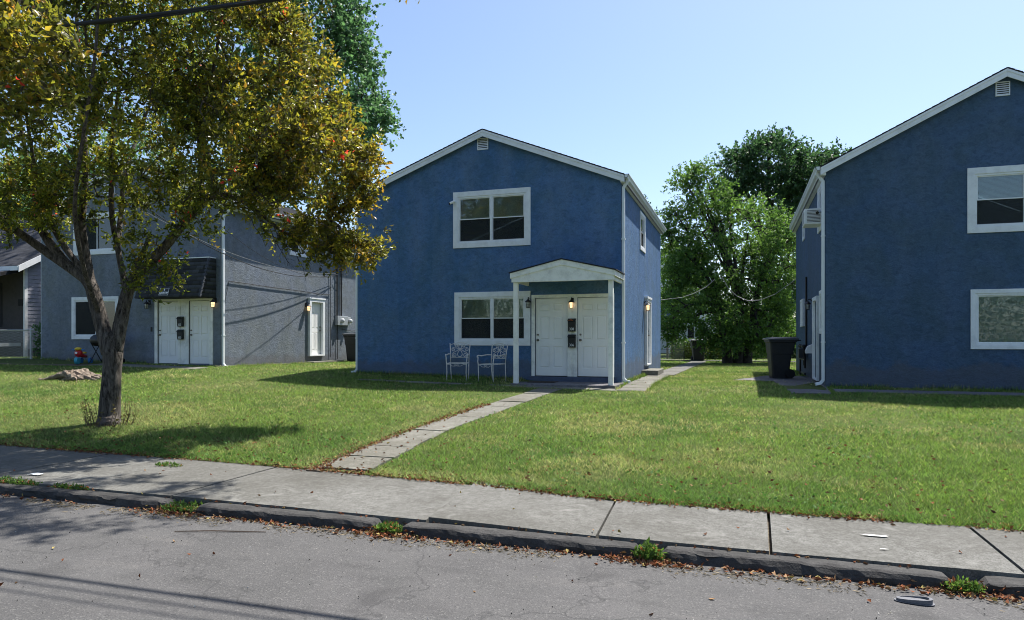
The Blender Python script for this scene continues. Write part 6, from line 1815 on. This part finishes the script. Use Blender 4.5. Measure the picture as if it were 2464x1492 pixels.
def small_stuff():
    # flattened rubber piece on the road
    c = ground(2200, 1453); r = thing('rubber_scrap', 'flattened dark grey shoe-shaped rubber piece lying on the road', 'litter', (0, 0, 0))
    def outline(sc, n=26):
        o = []
        for k in range(n):
            t = 2 * PI * k / n; x = math.cos(t); y = math.sin(t)
            w = .040 * (1 + .18 * x); o.append((.105 * (abs(x) ** .8) * (1 if x > 0 else -1) * sc, w * (abs(y) ** .7) * (1 if y > 0 else -1) * sc))
        return o
    a = outline(1.12); b = outline(1.0); d = outline(.82)
    m = MB(); n = len(a)
    m.add([(x, y, .003) for x, y in a] + [(x, y, .008) for x, y in a], [tuple(range(n, 2 * n))] + [(i, (i + 1) % n, n + (i + 1) % n, n + i) for i in range(n)]); m.build('base_flange', M['greysole'], r)
    m = MB(); V = [(x, y, .0085) for x, y in b] + [(x, y, .030 + .008 * x / .1) for x, y in b] + [(x, y, .031 + .008 * x / .1) for x, y in d] + [(x, y, .022) for x, y in d]
    m.add(V, [(j * n + i, j * n + (i + 1) % n, (j + 1) * n + (i + 1) % n, (j + 1) * n + i) for j in range(3) for i in range(n)] + [tuple(range(3 * n, 4 * n))]); m.build('raised_rim', M['greysole'], r)
    r.location = (c.x, c.y, ZROAD + .001); r.rotation_euler.z = math.radians(-3)
    # clear plastic
    c = ground(1595, 1358); m = MB(); V = []
    for j in range(5):
        for i in range(8): V.append((c.x - .05 + .014 * i, c.y - .02 + .011 * j, ZROAD + .008 + .014 * abs(noise.noise(Vector((i * .9, j * .9, 4))))))
    m.add(V, [(j * 8 + i, j * 8 + i + 1, j * 8 + 9 + i, j * 8 + 8 + i) for j in range(4) for i in range(7)])
    tag(m.build('plastic_scrap', M['clear']), 'crumpled clear plastic scrap on the road beside the kerb weeds', 'litter')
    a, b = ground(420, 1282), ground(640, 1283); m = MB()
    m.tube([a + Vector((0, 0, .008)), a.lerp(b, .4) + Vector((0, .015, .012)), b + Vector((0, 0, .008))], [.004, .006, .004], 5)
    tag(m.build('fallen_stick', M['twig']), 'long thin dark stick lying on the road near the kerb', 'stick')
    c = ground(2095, 1398); m = MB(); m.box(c.x - .06, c.x + .05, c.y - .008, c.y + .010, ZROAD + .004, ZROAD + .014)
    o = m.build('wood_splinter', M['stump']); tag(o, 'short grey wood splinter on the road below the right part of the kerb', 'stick')
    c = ground(88, 1143); m = MB(); V = []
    for j in range(4):
        for i in range(7): V.append((c.x - .09 + .03 * i, c.y - .05 + .03 * j, ZSW + .006 + .02 * abs(noise.noise(Vector((i * .9, j * .9, 9))))))
    m.add(V, [(j * 7 + i, j * 7 + i + 1, j * 7 + 8 + i, j * 7 + 7 + i) for j in range(3) for i in range(6)]); tag(m.build('plastic_bag', M['clear']), 'small crumpled pale bag on the shaded left part of the sidewalk', 'litter')
    # doormat
    m = MB(); m.box(-5.05, -4.35, 16.25, 16.7, .031, .045); tag(m.build('doormat', M['mat'], bevel=.004), 'dark doormat in front of the left porch door', 'doormat')
    # paint splash on the walk
    def splat(px, py, w, h, seed):
        c = ground(px, py); n = 26; P = []
        for k in range(n):
            t = 2 * PI * k / n; rr = 1 + .5 * noise.noise(Vector((math.cos(t) * 2, math.sin(t) * 2, seed)))
            P.append((c.x + math.cos(t) * w * rr, c.y + math.sin(t) * h * rr, ZSW + .0115))
        return P
    for (px, py, w, h, s, lab) in ((2105, 1293, .10, .022, 1, 'largest chalky white paint splash on the right part of the sidewalk'), (2128, 1325, .03, .008, 7, 'tiny white paint mark nearer the kerb than the large splash')):
        m = MB(); m.add(splat(px, py, w, h, s), [tuple(range(26))]); tag(m.build('paint_splash', M['chalk']), lab, 'paint stain', 'paint marks on the sidewalk')

# ------------------------------------------------------------------ LIGHT, CAMERA
def light():
    sv = Vector((1.33, 2.45, 5.3)).normalized()
    L = bpy.data.lights.new('sun', 'SUN'); L.energy = 5.0; L.angle = math.radians(.55); L.color = (1.0, .955, .88)
    o = bpy.data.objects.new('sun', L); COL.objects.link(o); o.rotation_euler = sv.to_track_quat('Z', 'Y').to_euler(); o.location = sv * 40
    w = bpy.data.worlds.new('World'); S.world = w; w.use_nodes = True; nt = w.node_tree; nt.nodes.clear()
    out = nt.nodes.new('ShaderNodeOutputWorld'); bg = nt.nodes.new('ShaderNodeBackground'); sk = nt.nodes.new('ShaderNodeTexSky')
    sk.sky_type = 'NISHITA'; sk.sun_disc = False; sk.sun_elevation = math.asin(sv.z); sk.sun_rotation = math.atan2(sv.x, sv.y)
    sk.air_density = 1.0; sk.dust_density = 1.4; sk.ozone_density = 2.5; sk.altitude = 200
    bg.inputs['Strength'].default_value = .105
    nt.links.new(sk.outputs[0], bg.inputs[0]); nt.links.new(bg.outputs[0], out.inputs[0])

def camera():
    c = bpy.data.cameras.new('camera'); c.sensor_width = 36; c.lens = 36 * F_PX / 2464; c.shift_y = (HOR - 746) / 2464; c.clip_end = 3000; c.clip_start = .05
    o = bpy.data.objects.new('camera', c); COL.objects.link(o); o.location = (0, 0, CAMZ); o.rotation_euler = (PI / 2, 0, YAW); S.camera = o

ground_sheets(); sidewalk(); GAPS = kerb(); paths()
middle_house(); right_house(); left_house(); neighbour_house(); far_backdrop()
chairs(); bins(); toy_trike(); grill(); stump(); cables_overhead(); small_stuff()
grass(); litter()
weed_patch(GAPS[0], 5.50, -.60, .28, 420, .10, 'kerb_weed', 'low weeds spilling through the leftmost kerb gap in the tree shade')
weed_patch(GAPS[1], 5.45, -.60, .14, 420, .11, 'kerb_weed', 'clump of weeds filling the kerb gap below the front path')
weed_patch(GAPS[2] + .05, 5.42, -.60, .12, 420, .16, 'kerb_weed', 'tallest clump of kerb weeds, beside the clear plastic scrap')
weed_patch(GAPS[3], 5.42, -.60, .12, 260, .10, 'kerb_weed', 'weeds and leaves in the rightmost kerb gap')
weed_patch(ground(40, 1155).x, 5.60, -.54, .45, 500, .10, 'kerb_weed', 'weeds behind the kerb at the left edge of the photo', ry=.05)
weed_patch(ground(180, 1170).x, 5.60, -.54, .30, 260, .07, 'kerb_weed', 'thin weeds behind the shaded kerb, right of the left edge clump', ry=.04)
weed_patch(ground(410, 1125).x - .1, 6.9, -.51, .20, 160, .06, 'kerb_weed', 'small weed tuft in the sidewalk joint under the copper tree', ry=.08)
front_tree(); background_trees()
opposite_wood(); light(); camera()
vs = S.view_settings; vs.view_transform = 'Standard'; vs.look = 'None'; vs.gamma = 1; vs.exposure = 0.97; vs.use_curve_mapping = False
S.cycles.filter_width = 1.0; S.cycles.max_bounces = 6; S.cycles.transparent_max_bounces = 12
